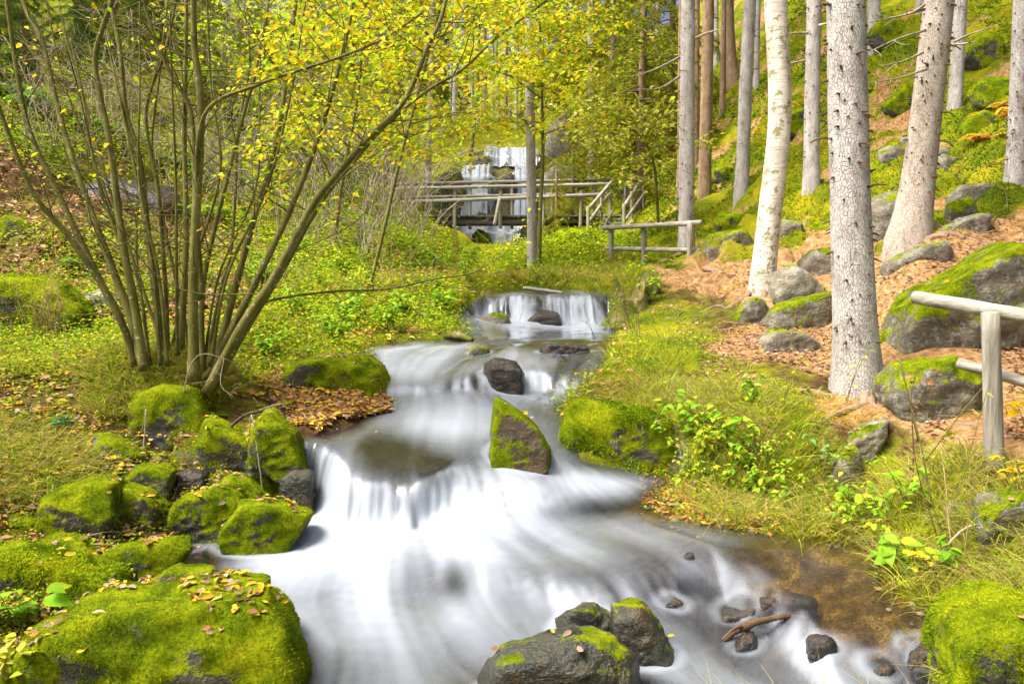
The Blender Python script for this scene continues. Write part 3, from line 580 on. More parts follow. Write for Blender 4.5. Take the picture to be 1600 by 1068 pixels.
# what grows where, by outlines on the ground as seen in the photo
Z_PATH = [(990,425),(1100,400),(1170,410),(1250,395),(1300,370),(1380,390),(1500,370),(1600,320),(1700,320),(1750,740),(1560,740),(1480,700),(1400,650),(1330,700),(1270,660),(1300,600),(1200,575),(1120,545),(1160,500),(1130,470),(1060,450)]
Z_LITTER_L = [(-200,520),(120,590),(200,640),(300,700),(480,780),(300,900),(260,950),(-200,1100)]
Z_LEAFBANK = [(430,600),(600,600),(600,650),(500,690),(440,660)]
Z_GRASS_R = [(930,470),(1040,460),(1110,520),(1200,590),(1280,640),(1330,720),(1500,760),(1600,760),(1620,1068),(1480,1068),(1380,860),(1150,820),(1000,760),(880,680),(860,630),(950,560)]
def zones(x, y, z):
    px, py, dep = proj(np.stack([x, y, z], -1))
    jx = px + 50 * fbm(x * 1.5, y * 1.5, 0, 3, 61); jy = py + 34 * fbm(x * 1.5, y * 1.5, 5, 3, 62)
    right = (x > 0.05 * y + 0.3)
    d = {}
    d['path'] = inpoly(Z_PATH, jx, jy) & right & (y < 19)
    d['lit'] = inpoly(Z_LITTER_L, jx, jy) & (x < -0.8) & (y < 7.2)
    d['bank'] = inpoly(Z_LEAFBANK, jx, jy) & (x < 0) & (y < 8)
    d['grass_r'] = inpoly(Z_GRASS_R, jx, jy) & right & (y < 13)
    d['slope_r'] = (jx > 985) & (jy < 420) & right & ~d['path']
    d['mid_l'] = (x < 0.1 * y) & (y > 6.6) & (y < 24) & ~d['bank'] & (px > 330) & (px < 1000)
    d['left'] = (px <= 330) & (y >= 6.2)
    d['mid_r'] = (x > 0) & (y > 12.5) & (y < 24) & ~d['path'] & ~d['slope_r'] & (px < 1010)
    d['far'] = (y >= 24)
    return d, px, py
zz, _, _ = zones(gx, gy, GZ)
green = 0.45 + 0.3 * zz['mid_l'] + 0.4 * zz['mid_r'] + 0.52 * zz['slope_r'] + 0.35 * zz['grass_r'] + (-0.24) * zz['left'] * (gy < 13.5) + 0.1 * zz['left'] * (gy >= 13.5) + 0.15 * zz['far'] + 0.06 * zz['lit'] - 0.4 * zz['bank']  # less green on the near left: brown litter, plus gully shade put into colour
earth = 0.82 * zz['path'] + 0.18 * zz['slope_r'] + 0.25 * zz['grass_r'] * (gu > 0.35)
def gblur(a, n):
    for _ in range(n):
        q = np.pad(a, 1, mode='edge'); a = (q[:-2, 1:-1] + q[2:, 1:-1] + q[1:-1, :-2] + q[1:-1, 2:] + 2 * a) / 6
    return a
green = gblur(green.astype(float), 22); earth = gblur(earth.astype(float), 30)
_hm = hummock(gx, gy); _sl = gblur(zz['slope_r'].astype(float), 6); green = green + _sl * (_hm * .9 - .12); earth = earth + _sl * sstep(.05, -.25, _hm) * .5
bedw = sstep(-0.10, 0.02, GD) * (gy < 26)
gpx, gpy, _ = proj(np.stack([gx, gy, GZ], -1))
amber = np.clip(sum(a * np.exp(-(((gpx - cx) / rx) ** 2 + ((gpy - cy) / ry) ** 2)) for a, cx, cy, rx, ry in [(1.2, 1310, 900, 150, 90), (1, 1400, 1000, 130, 70), (1, 840, 530, 150, 20), (.9, 300, 880, 80, 50), (.9, 1040, 790, 70, 50), (.8, 880, 1085, 120, 30)]), 0, 1)
cliff = np.exp(-((gx + 0.5) / 4.5) ** 4) * sstep(23.5, 25, gy) * (1 - sstep(34, 38, gy)) + 0.6 * (gy < 9)
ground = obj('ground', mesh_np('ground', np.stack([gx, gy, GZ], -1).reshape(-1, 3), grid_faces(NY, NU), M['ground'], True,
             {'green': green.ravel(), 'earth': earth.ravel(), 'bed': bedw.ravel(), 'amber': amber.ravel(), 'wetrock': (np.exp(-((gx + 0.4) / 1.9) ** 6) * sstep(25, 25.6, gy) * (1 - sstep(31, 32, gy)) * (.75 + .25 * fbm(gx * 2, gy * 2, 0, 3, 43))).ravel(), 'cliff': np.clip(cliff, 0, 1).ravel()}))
tag(ground, 'mossy, leaf-strewn forest floor of the brook valley', 'ground', kind='structure')

# ------------------------------------------------------------------ stones: convex bodies with worn edges
ROCKS = []; WETR = []
_ico = {}
def ico(s):
    if s not in _ico:
        bm = bmesh.new(); bmesh.ops.create_icosphere(bm, subdivisions=s, radius=1); bm.verts.ensure_lookup_table()
        V = np.array([v.co[:] for v in bm.verts]); F = np.array([[v.index for v in f.verts] for f in bm.faces]); E = np.array([[v.index for v in e.verts] for e in bm.edges]); bm.free()
        _ico[s] = (V, F, E)
    return _ico[s]
def rock_mesh(pts, sub, rs, rough=1.0, smooth=1, cuts=13):
    bm = bmesh.new()
    for p in pts: bm.verts.new(p)
    bmesh.ops.convex_hull(bm, input=bm.verts[:]); bm.normal_update()
    N = np.array([f.normal[:] for f in bm.faces]); O = np.array([f.verts[0].co[:] for f in bm.faces]); bm.free()
    c = pts.mean(0); h = ((O - c) * N).sum(1); N = np.where(h[:, None] < 0, -N, N); h = np.abs(h)
    V, F, E = ico(sub); r = np.full(len(V), 1e9)
    for n_, h_ in zip(N, h):
        q = V @ n_; r = np.where(q > 1e-4, np.minimum(r, h_ / np.maximum(q, 1e-4)), r)
    for _c in range(cuts):                # broken faces
        n_ = nrm(rs.normal(0, 1, 3) + [0, -.3, .3]); sup = ((pts - c) @ n_).max(); q = V @ n_; h_ = sup * rs.uniform(.70, .96); r = np.where(q > 1e-4, np.minimum(r, h_ / np.maximum(q, 1e-4)), r)
    P = c + V * (r * (1.07 if cuts else 1.0))[:, None]
    for _ in range(smooth):
        A = np.zeros_like(P); cnt = np.zeros(len(P))
        np.add.at(A, E[:, 0], P[E[:, 1]]); np.add.at(A, E[:, 1], P[E[:, 0]]); np.add.at(cnt, E.ravel(), 1)
        P = P * 0.75 + 0.25 * A / cnt[:, None]
    size = np.ptp(pts, axis=0).mean()
    s = rs.uniform(0, 99)
    tilt = np.array([[1, 0, 0.25], [0, 1, 0.1], [-.25, -.1, 1]])
    Q = (P @ tilt.T) / size
    dn = fbm(Q[:, 0] * 3 + s, Q[:, 1] * 3, Q[:, 2] * 3, 4, 71) * 0.04 + (1 - np.abs(fbm(Q[:, 0] * 2 + s, Q[:, 1] * 2, Q[:, 2] * 9, 3, 72))) * 0.045
    dn += fbm(Q[:, 0] * 11 + s, Q[:, 1] * 11, Q[:, 2] * 14, 3, 73) * 0.034
    dn = dn - dn.mean()
    P = P + V * (dn * size * rough)[:, None]
    return P, F
MOSS_PAL = [(0.08, 0.15, 0.004), (0.17, 0.27, 0.006), (0.31, 0.39, 0.008), (0.43, 0.42, 0.012), (0.07, 0.22, 0.008)]
def build_rock(label, out, Y, mat='rock_moss', thick=None, fuzz=1.0, rough=1.0, name='boulder', group=None, sub=4, seed=None, back=0.92, embed=0.18, fuzzlen=0.016, cat='rock', onwater=False, cuts=13, sink=0.0):
    rs = np.random.default_rng(len(ROCKS) * 7 + 3 if seed is None else seed)
    out = np.asarray(out, float); c2 = out.mean(0)
    if group == LB_: out = np.c_[c2[0] + (out[:, 0] - c2[0]) * 1.12, out[:, 1]]; sink = sink + .035
    if onwater: k_ = out[out[:, 1].argmax()]; Y = hit_water(c2[0], k_[1] - .12 * np.ptp(out[:, 1]))[1]
    W_ = np.ptp(out[:, 0]) * Y / FPX; H_ = np.ptp(out[:, 1]) * Y / FPX
    th = thick or 0.75 * max(min(W_, H_ * 2.2), 0.35 * W_)
    pts = []
    for p in out:
        j = rs.normal(0, 0.03 * th)
        a = at(p[0], p[1], Y + j); pts.append(a)
        f = c2 + (p - c2) * 0.9; b = at(f[0], f[1], Y); b[1] -= th * 0.42; b[0] *= (Y - th * .42) / Y; b[2] = EYE + (b[2] - EYE) * (Y - th * .3) / Y; pts.append(b)
        f = c2 + (p - c2) * back; b = at(f[0], f[1], Y); b[1] += th * 0.5; pts.append(b)
        if p[1] > c2[1] - .1 * np.ptp(out[:, 1]):
            for q_ in pts[-3:]: e = q_.copy(); e[2] -= embed; pts.append(e)
    pts = np.array(pts); pts[:, 2] -= sink
    if sub == 4 and Y < 8.8 and np.ptp(out[:, 0]) > 55: sub = 5
    P, F = rock_mesh(pts, sub, rs, rough, 1, cuts)
    base = P.mean(0); base[2] = P[:, 2].min()
    mm = M[mat]
    if fuzz > 0:
        root = empty(name, base)
        st = obj('stone', mesh_np('stone', P, F, mm, True), root)
        tri = P[F]; n_ = np.cross(tri[:, 1] - tri[:, 0], tri[:, 2] - tri[:, 0]); ar = np.linalg.norm(n_, axis=1) / 2; n_ = nrm(n_)
        cen = tri.mean(1)
        m = n_[:, 2] * 0.5 + fbm(cen[:, 0] * 3.2, cen[:, 1] * 3.2, cen[:, 2] * 3.2, 3, 81) * 1.6 + 0.28
        face = (cen - [0, 0, EYE]); vis = (n_ * face).sum(1) < 0.25 * np.linalg.norm(face, axis=1)
        wgt = ar * np.clip(m, 0, 1) * vis * (T(cen[:, 0], cen[:, 1]) < cen[:, 2] + 0.03)
        area_px = W_ * H_ * (FPX / Y) ** 2
        k = int(min(9000, area_px * 0.16 * fuzz))
        if wgt.sum() > 0 and k > 20:
            fi = rs.choice(len(F), k, p=wgt / wgt.sum()); uv = rs.uniform(0, 1, (k, 2)); uv = np.where(uv.sum(1, keepdims=True) > 1, 1 - uv, uv)
            q = tri[fi, 0] + (tri[fi, 1] - tri[fi, 0]) * uv[:, :1] + (tri[fi, 2] - tri[fi, 0]) * uv[:, 1:]
            mb = MB(); pn = fbm(q[:, 0] * 4, q[:, 1] * 4, q[:, 2] * 4, 3, 82)
            colr = np.array(MOSS_PAL)[np.clip((pn * 3.2 + 2.0 + rs.normal(0, .6, k)).astype(int), 0, 4)] * rs.uniform(0.7, 1.3, (k, 1))
            add_blades(mb, q - n_[fi] * 0.004, n_[fi] + rs.normal(0, .55, (k, 3)) + [0, 0, -.15], rs.uniform(.5, 1.3, k) * fuzzlen, fuzzlen * 0.42, colr, 0.3, 1)
            o = obj('moss', mb.mesh('moss', M['moss'], False), root); tag(o, kind='stuff')
        top = root
    else:
        top = obj(name, mesh_np(name, P, F, mm, True))
    tag(top, label, cat, group)
    ROCKS.append((P, F, base, W_)); WETR.append(onwater)
    return top

for a_, k_ in RQ: build_rock(*a_, **k_)
rock = build_rock
rs_ = np.random.default_rng(77)
for (px_, py_, Y_, w_, lab) in [(1395,235,14,34,'pale blue-grey stone showing through moss left of the leaning trunk'),(1420,205,14.5,22,'grey stone above the pale blue-grey one on the moss slope'),(1470,215,13,30,'pale stone right behind the leaning trunk'),(1480,235,12.6,40,'pale flat stone at the right of the leaning trunk'),(1530,300,10.6,60,'whitish outcrop beside the rightmost trunk'),(1405,185,15,30,'dark mossy stone with a black gap below it'),(1145,330,17,46,'mossy stone between the two slender trunks'),(1190,255,18,26,'small grey stone behind the white trunk'),(1130,210,21,44,'mossy stump-like rock with a black hollow'),(1540,190,13.5,52,'moss hummock right of the thin back trunk'),(1560,130,14.5,60,'moss hummock high on the slope by the right edge'),(1420,130,16.5,50,'moss hummock behind the dead branches'),(1390,60,18.5,60,'dark mossy hummock near the top of the slope'),(1250,180,19,44,'moss hummock behind the slim middle trunk'),(1540,60,16,70,'broad moss hummock near the upper right'),(1235,345,13.6,40,'grey-blue stone low between white trunk and slim trunk')]:
    q = [(px_ + w_ * .6 * math.cos(a) * rs_.uniform(.8, 1.15), py_ - w_ * .3 * math.sin(a) * rs_.uniform(.8, 1.2)) for a in np.linspace(0, 2 * math.pi, 8, endpoint=False)]
    pal = 'pale' in lab or 'grey' in lab or 'whitish' in lab
    p0 = at(px_, py_, Y_); g0 = T(p0[0], p0[1])
    sh = (p0[2] - g0) - w_ * Y_ / FPX * 0.08
    q = [(a, b + sh * FPX / Y_) for a, b in q]
    rock(lab, q, Y_, 'rock_pale' if pal else 'rock_moss', group=RB_, fuzz=.2 if pal else 1.4, fuzzlen=.035, name='boulder', embed=.3)

fl_ = [(30,800,4.75,36,'moss lump left of the square mossy block'),(20,760,4.95,30,'moss lump under the overhanging grass at the left edge'),(115,690,5.35,30,'small mossy stone left of the grey-ended slab'),(300,835,4.85,34,'low wet stone between the squat boulder and the tilted flat rock'),(215,830,4.75,26,'mossy knob above the tilted flat rock'),(330,705,5.62,30,'mossy knob under the long tilted slab'),(245,705,5.6,34,'dark mossy stone under the hollow boulder'),(290,705,5.62,26,'small moss stone right of the dark one under the hollow'),(420,755,5.5,24,'wet pebble-sized stone beside the curtain foot'),(405,790,5.15,20,'dark cobble behind the dark-tipped boulder'),(320,845,4.7,20,'wet cobble at the mouth of the small inlet'),(375,600,6.9,30,'mossy stone right of the shrub foot'),(350,620,6.6,26,'leaf-strewn stone below the shrub foot'),(180,620,6.1,30,'mossy stone in the grass left of the hollow boulder'),(75,740,5.1,26,'moss cushion behind the square mossy block'),(60,905,4.2,30,'moss cushion at the end of the long mossy slab'),(215,850,4.62,22,'small moss lump behind the tilted flat rock'),(500,520,9.0,30,'mossy stone hidden in the herbs of the left bank'),(445,700,5.6,20,'wet stone beside the bed of fallen leaves')]
for px_, py_, Y_, w_, lab in fl_:
    q = [(px_ + w_ * .62 * math.cos(a) * rs_.uniform(.8, 1.15), py_ - w_ * .42 * math.sin(a) * rs_.uniform(.8, 1.2)) for a in np.linspace(0, 2 * math.pi, 8, endpoint=False)]
    p0 = at(px_, py_, Y_); sh = (p0[2] - T(p0[0], p0[1])) - w_ * Y_ / FPX * 0.12; q = [(a, b + sh * FPX / Y_) for a, b in q]
    wet = 'wet' in lab or 'dark' in lab
    rock(lab, q, Y_, 'rock_wetmoss' if wet else 'rock_moss', group=LB_, fuzz=.5 if wet else 1.2, name='boulder', embed=.2)
# ------------------------------------------------------------------ water of the stream
H = 0.0165
wx = np.arange(-3.5, 3.7, H); wy = np.arange(2.4, 13.6, H)
WY, WX = np.meshgrid(wy, wx, indexing='ij')
WD = sdist(WPOLY, WX, WY)
near = WD > -0.35
WZ = np.zeros_like(WX); WZ[near] = water_z(WX[near], WY[near])
# flow around the stones: potential on a coarse grid
CH = 5 * H
blk = WD < 0; ring = np.zeros_like(WX)
for P_, F_, b_, W_ in ROCKS:
    c_ = P_.mean(0)
    if c_[1] < 13 and abs(c_[0]) < 4:
        s_ = P_[(P_[:, 2] > water_z(P_[:, 0], P_[:, 1]) - 0.02)]
        if len(s_) > 8 and Dw(np.array([c_[0]]), np.array([c_[1]]))[0] > -0.2:
            x0, x1, y0, y1 = s_[:, 0].min(), s_[:, 0].max(), s_[:, 1].min(), s_[:, 1].max()
            e_ = (((WX - (x0 + x1) / 2) / ((x1 - x0) / 2 + .01)) ** 2 + ((WY - (y0 + y1) / 2) / ((y1 - y0) / 2 + .01)) ** 2) ** .5; ring = np.maximum(ring, np.clip(1 - np.abs((e_ - 1.06) * ((x1 - x0) / 2 + .01) / .055), 0, 1)) if .12 < x1 - x0 < 1.2 else ring
            blk |= (((WX - (x0 + x1) / 2) / ((x1 - x0) / 2 + .01)) ** 2 + ((WY - (y0 + y1) / 2) / ((y1 - y0) / 2 + .01)) ** 2) < 1
cm = (~blk)[::5, ::5]; n0, n1 = cm.shape
phi = np.repeat(np.linspace(0, 1, n0)[:, None], n1, 1); op = cm.astype(float)
def sh4(a): return np.pad(a, 1, mode='edge')
opp = np.pad(op, 1)
wgt = opp[:-2, 1:-1] + opp[2:, 1:-1] + opp[1:-1, :-2] + opp[1:-1, 2:] + 1e-6
for it in range(3000):
    pp = sh4(phi) * opp
    new = (pp[:-2, 1:-1] + pp[2:, 1:-1] + pp[1:-1, :-2] + pp[1:-1, 2:]) / wgt
    phi = np.where(cm, new, phi); phi[0][cm[0]] = 0; phi[-1][cm[-1]] = 1; phi[:2] = np.where(cm[:2], 0, phi[:2])
ph = np.where(cm, phi, np.nan)
def bil(a, fy, fx):
    fy = np.clip(fy, 0, a.shape[0] - 1.001); fx = np.clip(fx, 0, a.shape[1] - 1.001); j = fy.astype(int); i = fx.astype(int); b = fy - j; c = fx - i
    return (a[j, i] * (1 - c) + a[j, i + 1] * c) * (1 - b) + (a[j + 1, i] * (1 - c) + a[j + 1, i + 1] * c) * b
pp = sh4(phi); okx = opp
gyc = np.where(opp[2:, 1:-1] * opp[:-2, 1:-1] > 0, pp[2:, 1:-1] - pp[:-2, 1:-1], 0); gxc = np.where(opp[1:-1, 2:] * opp[1:-1, :-2] > 0, pp[1:-1, 2:] - pp[1:-1, :-2], 0)
def blur(a, n):
    for _ in range(n):
        q = np.pad(a, 1, mode='edge'); a = (q[:-2, 1:-1] + q[2:, 1:-1] + q[1:-1, :-2] + q[1:-1, 2:] + 2 * a) / 6
    return a
fx_, fy_ = np.meshgrid(np.arange(len(wx)) / 5.0, np.arange(len(wy)) / 5.0)
vx = -bil(blur(gxc, 2), fy_, fx_); vy = -bil(blur(gyc, 2), fy_, fx_)
sp = np.hypot(vx, vy) + 1e-9; vx, vy = vx / sp, vy / sp
WZs = blur(np.where(near, WZ, np.nan_to_num(WZ)), 3)
gyz, gxz = np.gradient(WZ, H); slope = np.hypot(gxz, gyz) * near
gl_ = np.stack([-gxz, -gyz]); gn = np.hypot(gxz, gyz)
st = np.clip(gn * 0.9, 0, 0.75)                           # steep water runs straight down the slope
vx = vx * (1 - st) - gxz / (gn + 1e-6) * st; vy = vy * (1 - st) - gyz / (gn + 1e-6) * st
sp = np.hypot(vx, vy) + 1e-9; vx, vy = vx / sp, vy / sp
sm = np.clip(slope - .14, 0, 1.6)
rw = np.random.default_rng(5)
nz1 = rw.uniform(-1, 1, WX.shape); nz2 = vnoise(WX * 20, WY * 20, 0, 91); nz3 = vnoise(WX * 4.2, WY * 4.2, 0, 92)
JJ, II = np.meshgrid(np.arange(WX.shape[0]), np.arange(WX.shape[1]), indexing='ij')
def trace(sign, steps, fields, step=1.25, decay=None):
    x = II[near].astype(float); y = JJ[near].astype(float); acc = [np.zeros(len(x)) for _ in fields]; ws = 0
    for s in range(steps):
        i = np.clip(np.rint(x).astype(int), 0, WX.shape[1] - 1); j = np.clip(np.rint(y).astype(int), 0, WX.shape[0] - 1)
        wt = 1.0 if decay is None else math.exp(-s * step * H / decay)
        ok = near[j, i]
        for a, f in zip(acc, fields): a += wt * f[j, i] * ok
        ws += wt
        x = x + sign * vx[j, i] * step; y = y + sign * vy[j, i] * step
    return acc, ws
(a1, a2, a3), w1 = trace(1, 40, [nz1, nz2, nz3]); (b1, b2, b3), w2 = trace(-1, 50, [nz1, nz2, nz3])
(f1,), wf = trace(-1, 75, [sm], 1.5, 0.75)
lic = (a1 + b1) / (w1 + w2) * 4.0 + (a2 + b2) / (w1 + w2) * 1.6; lic3 = (a3 + b3) / (w1 + w2) * 1.8
LIC = np.zeros_like(WX); LIC[near] = np.clip(lic, -1.5, 1.5); LIC = blur(LIC, 3) * 1.35; LI3 = np.zeros_like(WX); LI3[near] = np.clip(lic3, -1.5, 1.5)
ADV = np.zeros_like(WX); ADV[near] = f1 * 1.5 * H
ppx, ppy, _ = proj(np.stack([WX, WY, WZ], -1))
def blob(cx, cy, rx, ry): return np.exp(-(((ppx - cx) / rx) ** 2 + ((ppy - cy) / ry) ** 2))
foam = 0.24 + 1.5 * ADV + .22 * blob(720, 570, 170, 40) + 0.55 * sstep(0.25, 0.9, slope)
foam += 0.42 * blob(560, 930, 150, 130) + 0.25 * blob(760, 830, 160, 60) + 0.4 * blob(720, 650, 110, 40) + 0.3 * blob(930, 750, 80, 22) + .35 * blob(450, 870, 90, 40) + .55 * blob(870, 495, 90, 24) + .12 * blob(1120, 1040, 150, 50) + 0.15 * blob(900, 860, 150, 40)
foam -= 0.26 * blob(1320, 880, 110, 50) + 0.32 * blob(1390, 960, 90, 60) + .28 * blob(1210, 970, 120, 50) + .15 * blob(1300, 1010, 100, 40) + 0.65 * blob(840, 528, 110, 12) + 0.35 * blob(310, 880, 50, 30) + 0.30 * blob(620, 705, 90, 36) + 0.55 * blob(695, 750, 45, 30)
foam -= 0.5 * blob(706, 908, 34, 34) + 0.35 * blob(930, 795, 110, 18) + 0.5 * blob(1040, 780, 45, 35) + 0.3 * blob(1050, 915, 60, 22) + 0.35 * blob(1250, 940, 110, 40) + .2 * blob(1180, 870, 80, 30) + 0.0 * blob(690, 575, 130, 18) + .5 * blob(1460, 1050, 80, 40) + .8 * blob(900, 1075, 110, 18)
fall_ = sstep(.25, .9, slope); lf = foam * (1 + (.22 + .45 * fall_) * LIC + .40 * LI3) + (.06 + .3 * fall_) * LIC + .10 * LI3 + .28 * ring - .22 * fall_ + .18 * fbm(WX * 1.3, WY * 1.3, 2, 3, 99) - .09
lf = np.clip(lf, 0.02, 0.95); lf = np.where(lf > .6, .6 + (lf - .6) * .85, lf); foam = lf * lf * (3 - 2 * lf) * 0.4 + lf * 0.6
foam *= (1 - .35 * blob(1240, 960, 150, 90)) * (1 - .6 * blob(848, 482, 26, 14)) * (1 - .5 * blob(905, 488, 12, 14)) * (1 - .45 * blob(790, 492, 12, 12))
foam *= sstep(-0.06, 0.16 + .08 * LI3, WD) * 0.85 + 0.15
WZ2 = WZ + near * (0.016 * LIC * sstep(0.2, 0.9, slope) + 0.001 * LIC + .022 * LI3 * sstep(0, .25, WD)  + 0.02 * fbm(WX * 3, WY * 3, 0, 3, 95) * sstep(0, .3, WD) * np.clip(ADV * 3 + .2, 0, 1))
deep = np.clip(0.15 + 0.3 * fbm(WX * 2, WY * 2, 0, 3, 96), 0, 0.6)
keep = WD > -0.16
fc = keep[:-1, :-1] & keep[1:, :-1] & keep[:-1, 1:] & keep[1:, 1:] & (ppy[:-1, :-1] < 1500)
idx = np.arange(WX.size).reshape(WX.shape); q4 = np.stack([idx[:-1, :-1], idx[:-1, 1:], idx[1:, 1:], idx[1:, :-1]], -1)[fc]
used = np.unique(q4); remap = np.zeros(WX.size, int); remap[used] = np.arange(len(used))
V_ = np.stack([WX, WY, WZ2], -1).reshape(-1, 3)[used]
stream = obj('stream', mesh_np('stream', V_, remap[q4], M['water'], True, {'foam': foam.ravel()[used], 'deep': deep.ravel()[used]}))
tag(stream, 'silky white water of the brook running down between the boulders', 'stream', kind='structure')
# upper brook, from the waterfall down to the cascade
yv = np.linspace(22.4, 26.0, 160); uv_ = np.linspace(-1.5, 1.5, 60); by, bu = np.meshgrid(yv, uv_, indexing='ij')
bx = bu + np.interp(by, [22, 26], [-.8, -.65]); bz = water_z(bx, by) + 0.02 * fbm(bx * 3, by * 3, 0, 3, 97)
st_ = fbm(bx * 6, by * 1.2, 0, 3, 98)
ub = obj('upper_brook', mesh_np('upper_brook', np.stack([bx, by, bz], -1).reshape(-1, 3), grid_faces(160, 60), M['water'], True, {'foam': np.clip(.65 + .4 * st_, 0, .97).ravel(), 'deep': np.full(bx.size, .2)}))
tag(ub, 'white brook between the waterfall and the upper cascade', 'stream', kind='structure')
# waterfall, four sheets of falling water
wfall = empty('waterfall', (-0.6, 26, EYE + .8)); tag(wfall, 'tall white waterfall in steps behind the footbridge', 'waterfall', kind='structure')
def sheet(x0, x1, ya, yb, name, off=0.07, seed=1, taper=0.0, za=0, zb=0):
    n, m = 110, 70; t = np.linspace(0, 1, n)[:, None]; s = np.linspace(0, 1, m)[None, :]
    yy = ya + (yb - ya) * t + 0 * s
    xc = (x0 + x1) / 2; hw = (x1 - x0) / 2 * (1 + taper * (1 - t)) * (1 + .22 * fbm(yy * 3.1, seed, 0, 2, seed)); xx = xc + (s * 2 - 1) * hw + 0.10 * fbm(yy * 2.5, s * 3 + 0 * t, 0, 2, seed)
    zt = fall_profile(yy + 0.25 * fbm(xx * 2.2, 0, 0, 2, 41))
    stx = fbm(xx * 9 + seed, zt * 0.7, 0, 4, 120 + seed); stx2 = fbm(xx * 26 + seed, zt * 0.5, 0, 3, 130 + seed)
    zz_ = zt + off + 0.05 * stx; yo = yy - off * 1.6 - 0.06 * stx - 0.02 * stx2
    edge = np.minimum(s, 1 - s) * 2 * np.ones_like(t)
    fo = np.clip(1.05 + 0.5 * stx + 0.25 * stx2, 0.3, 0.99) * sstep(0.02, 0.34 + 0.3 * stx + .2 * fbm(zt * 5 + 0 * xx, s * 6 + 0 * t, 0, 2, seed), edge) * sstep(0, .10, 1 - t + 0 * s)
    me = mesh_np(name, np.stack([xx, yo, zz_], -1).reshape(-1, 3), grid_faces(n, m), M['water'], True, {'foam': fo.ravel(), 'deep': np.full(fo.size, .3)})
    return obj(name, me, wfall)
sheet(-1.9, 0.36, 25.5, 27.2, 'lower_fall', .10, 1, .05)
sheet(-1.75, -0.72, 26.9, 29.3, 'left_fall', .12, 2, .35)
sheet(0.0, 0.78, 27.0, 29.3, 'right_fall', .12, 3, .1)
sheet(-0.95, 0.95, 29.0, 31.5, 'top_fall', .10, 4, .05)
# ------------------------------------------------------------------ trees
SP_PAL = [(0.06, 0.12, 0.008), (0.10, 0.17, 0.01), (0.18, 0.24, 0.012), (0.28, 0.29, 0.015), (0.34, 0.29, 0.03)]
def bough(mb, tb, base, az, L, droop, rs, pal, dens=1.0, lift=0.15):
    n = 9; t = np.linspace(0, 1, n)[:, None]; d = np.array([math.cos(az), math.sin(az), 0.0]); s = np.array([-d[1], d[0], 0])
    P = base + d * L * t + np.array([0, 0, 1.0]) * (lift * L * t - droop * L * t ** 1.8) + s * L * 0.06 * np.sin(3 * t + rs.uniform(0, 6))
    add_tube(tb, P, np.linspace(0.016, 0.004, n) * (0.6 + L * 0.35), 4, (1, 1, 1))
    m = int(34 * L * dens) + 6; tt = rs.uniform(0.15, 1, m)[:, None]; q = P[0] + 0
    i = np.clip((tt[:, 0] * (n - 1)).astype(int), 0, n - 2); f = tt * (n - 1) - i[:, None]; q = P[i] * (1 - f) + P[i + 1] * f
    sd = rs.choice([-1, 1], m)[:, None]; ll = (1 - tt * 0.75) * L * 0.36 * rs.uniform(.5, 1.1, (m, 1))
    hang = rs.uniform(0.15, 0.9, (m, 1))
    dv = nrm(s * sd * 0.9 + d * 0.7 + [0, 0, -1] * hang)
    k = 9; 
    for j in range(k):
        u = (j + .5) / k; o = q + dv * ll * u + np.array([0, 0, -1]) * ll * u * u * 0.25
        a = nrm(dv * 0.7 + rs.normal(0, 1, (m, 3)) * [1, 1, .6]) 
        add_blades(mb, o, a, rs.uniform(.05, .10, m) * (1 + .25 * L), 0.014 + 0.004 * L, pick(pal, m, .25, None, rs), 0.2, 1)
def crown_mesh(seed, z0, z1, L0, nb, pal, dens=1.0, droop=.5):
    rs = np.random.default_rng(seed); mb = MB(); tb = MB()
    for i in range(nb):
        f = (i + rs.uniform(0, 1)) / nb; z = z0 + (z1 - z0) * f; L = L0 * (1 - f * 0.85) * rs.uniform(.7, 1.15)
        bough(mb, tb, np.array([0, 0, z]), rs.uniform(0, 6.283), L, droop * rs.uniform(.6, 1.2), rs, pal, dens)
    return mb.mesh('crown', M['grass'], False), tb.mesh('limbs', M['dark_twig'], True)
CROWNS = [crown_mesh(900 + i, 0, 7, 2.4, 46, SP_PAL, .55) for i in range(2)]
LOWCROWNS = [crown_mesh(920 + i, 0, 9, 2.3, 100, p, .8, .75) for i, p in enumerate([SP_PAL, [(0.03, 0.07, 0.008), (0.05, 0.11, 0.01), (0.09, 0.15, 0.012)], SP_PAL[2:]])]
def child_mesh(name, me, parent, off=(0, 0, 0), s=(1, 1, 1), rz=0):
    o = bpy.data.objects.new(name, me); bpy.context.scene.collection.objects.link(o); o.parent = parent; o.location = off; o.scale = s; o.rotation_euler = (0, 0, rz); return o
TRUNKS = []
def trunk_path(bp, pts, Y, H, n):
    W = [at(px, py, Y + dy) for px, py, dy in pts]; W = np.array(W)
    d = nrm(W[-1] - W[-2]) if len(W) > 1 else np.array([0, 0, 1.0])
    d = nrm(d * [0.6, 0.6, 1]); ext = W[-1] + d * max(H - (W[-1][2] - W[0][2]), 0.5)
    Q = np.vstack([W, ext]); L = np.r_[0, np.cumsum(np.linalg.norm(np.diff(Q, axis=0), axis=1))]; tt = np.linspace(0, 1, n) ** 1.3 * L[-1]
    P = np.stack([np.interp(tt, L, Q[:, k]) for k in range(3)], 1)
    for _ in range(4): P[1:-1] = .25 * P[:-2] + .5 * P[1:-1] + .25 * P[2:]
    return P
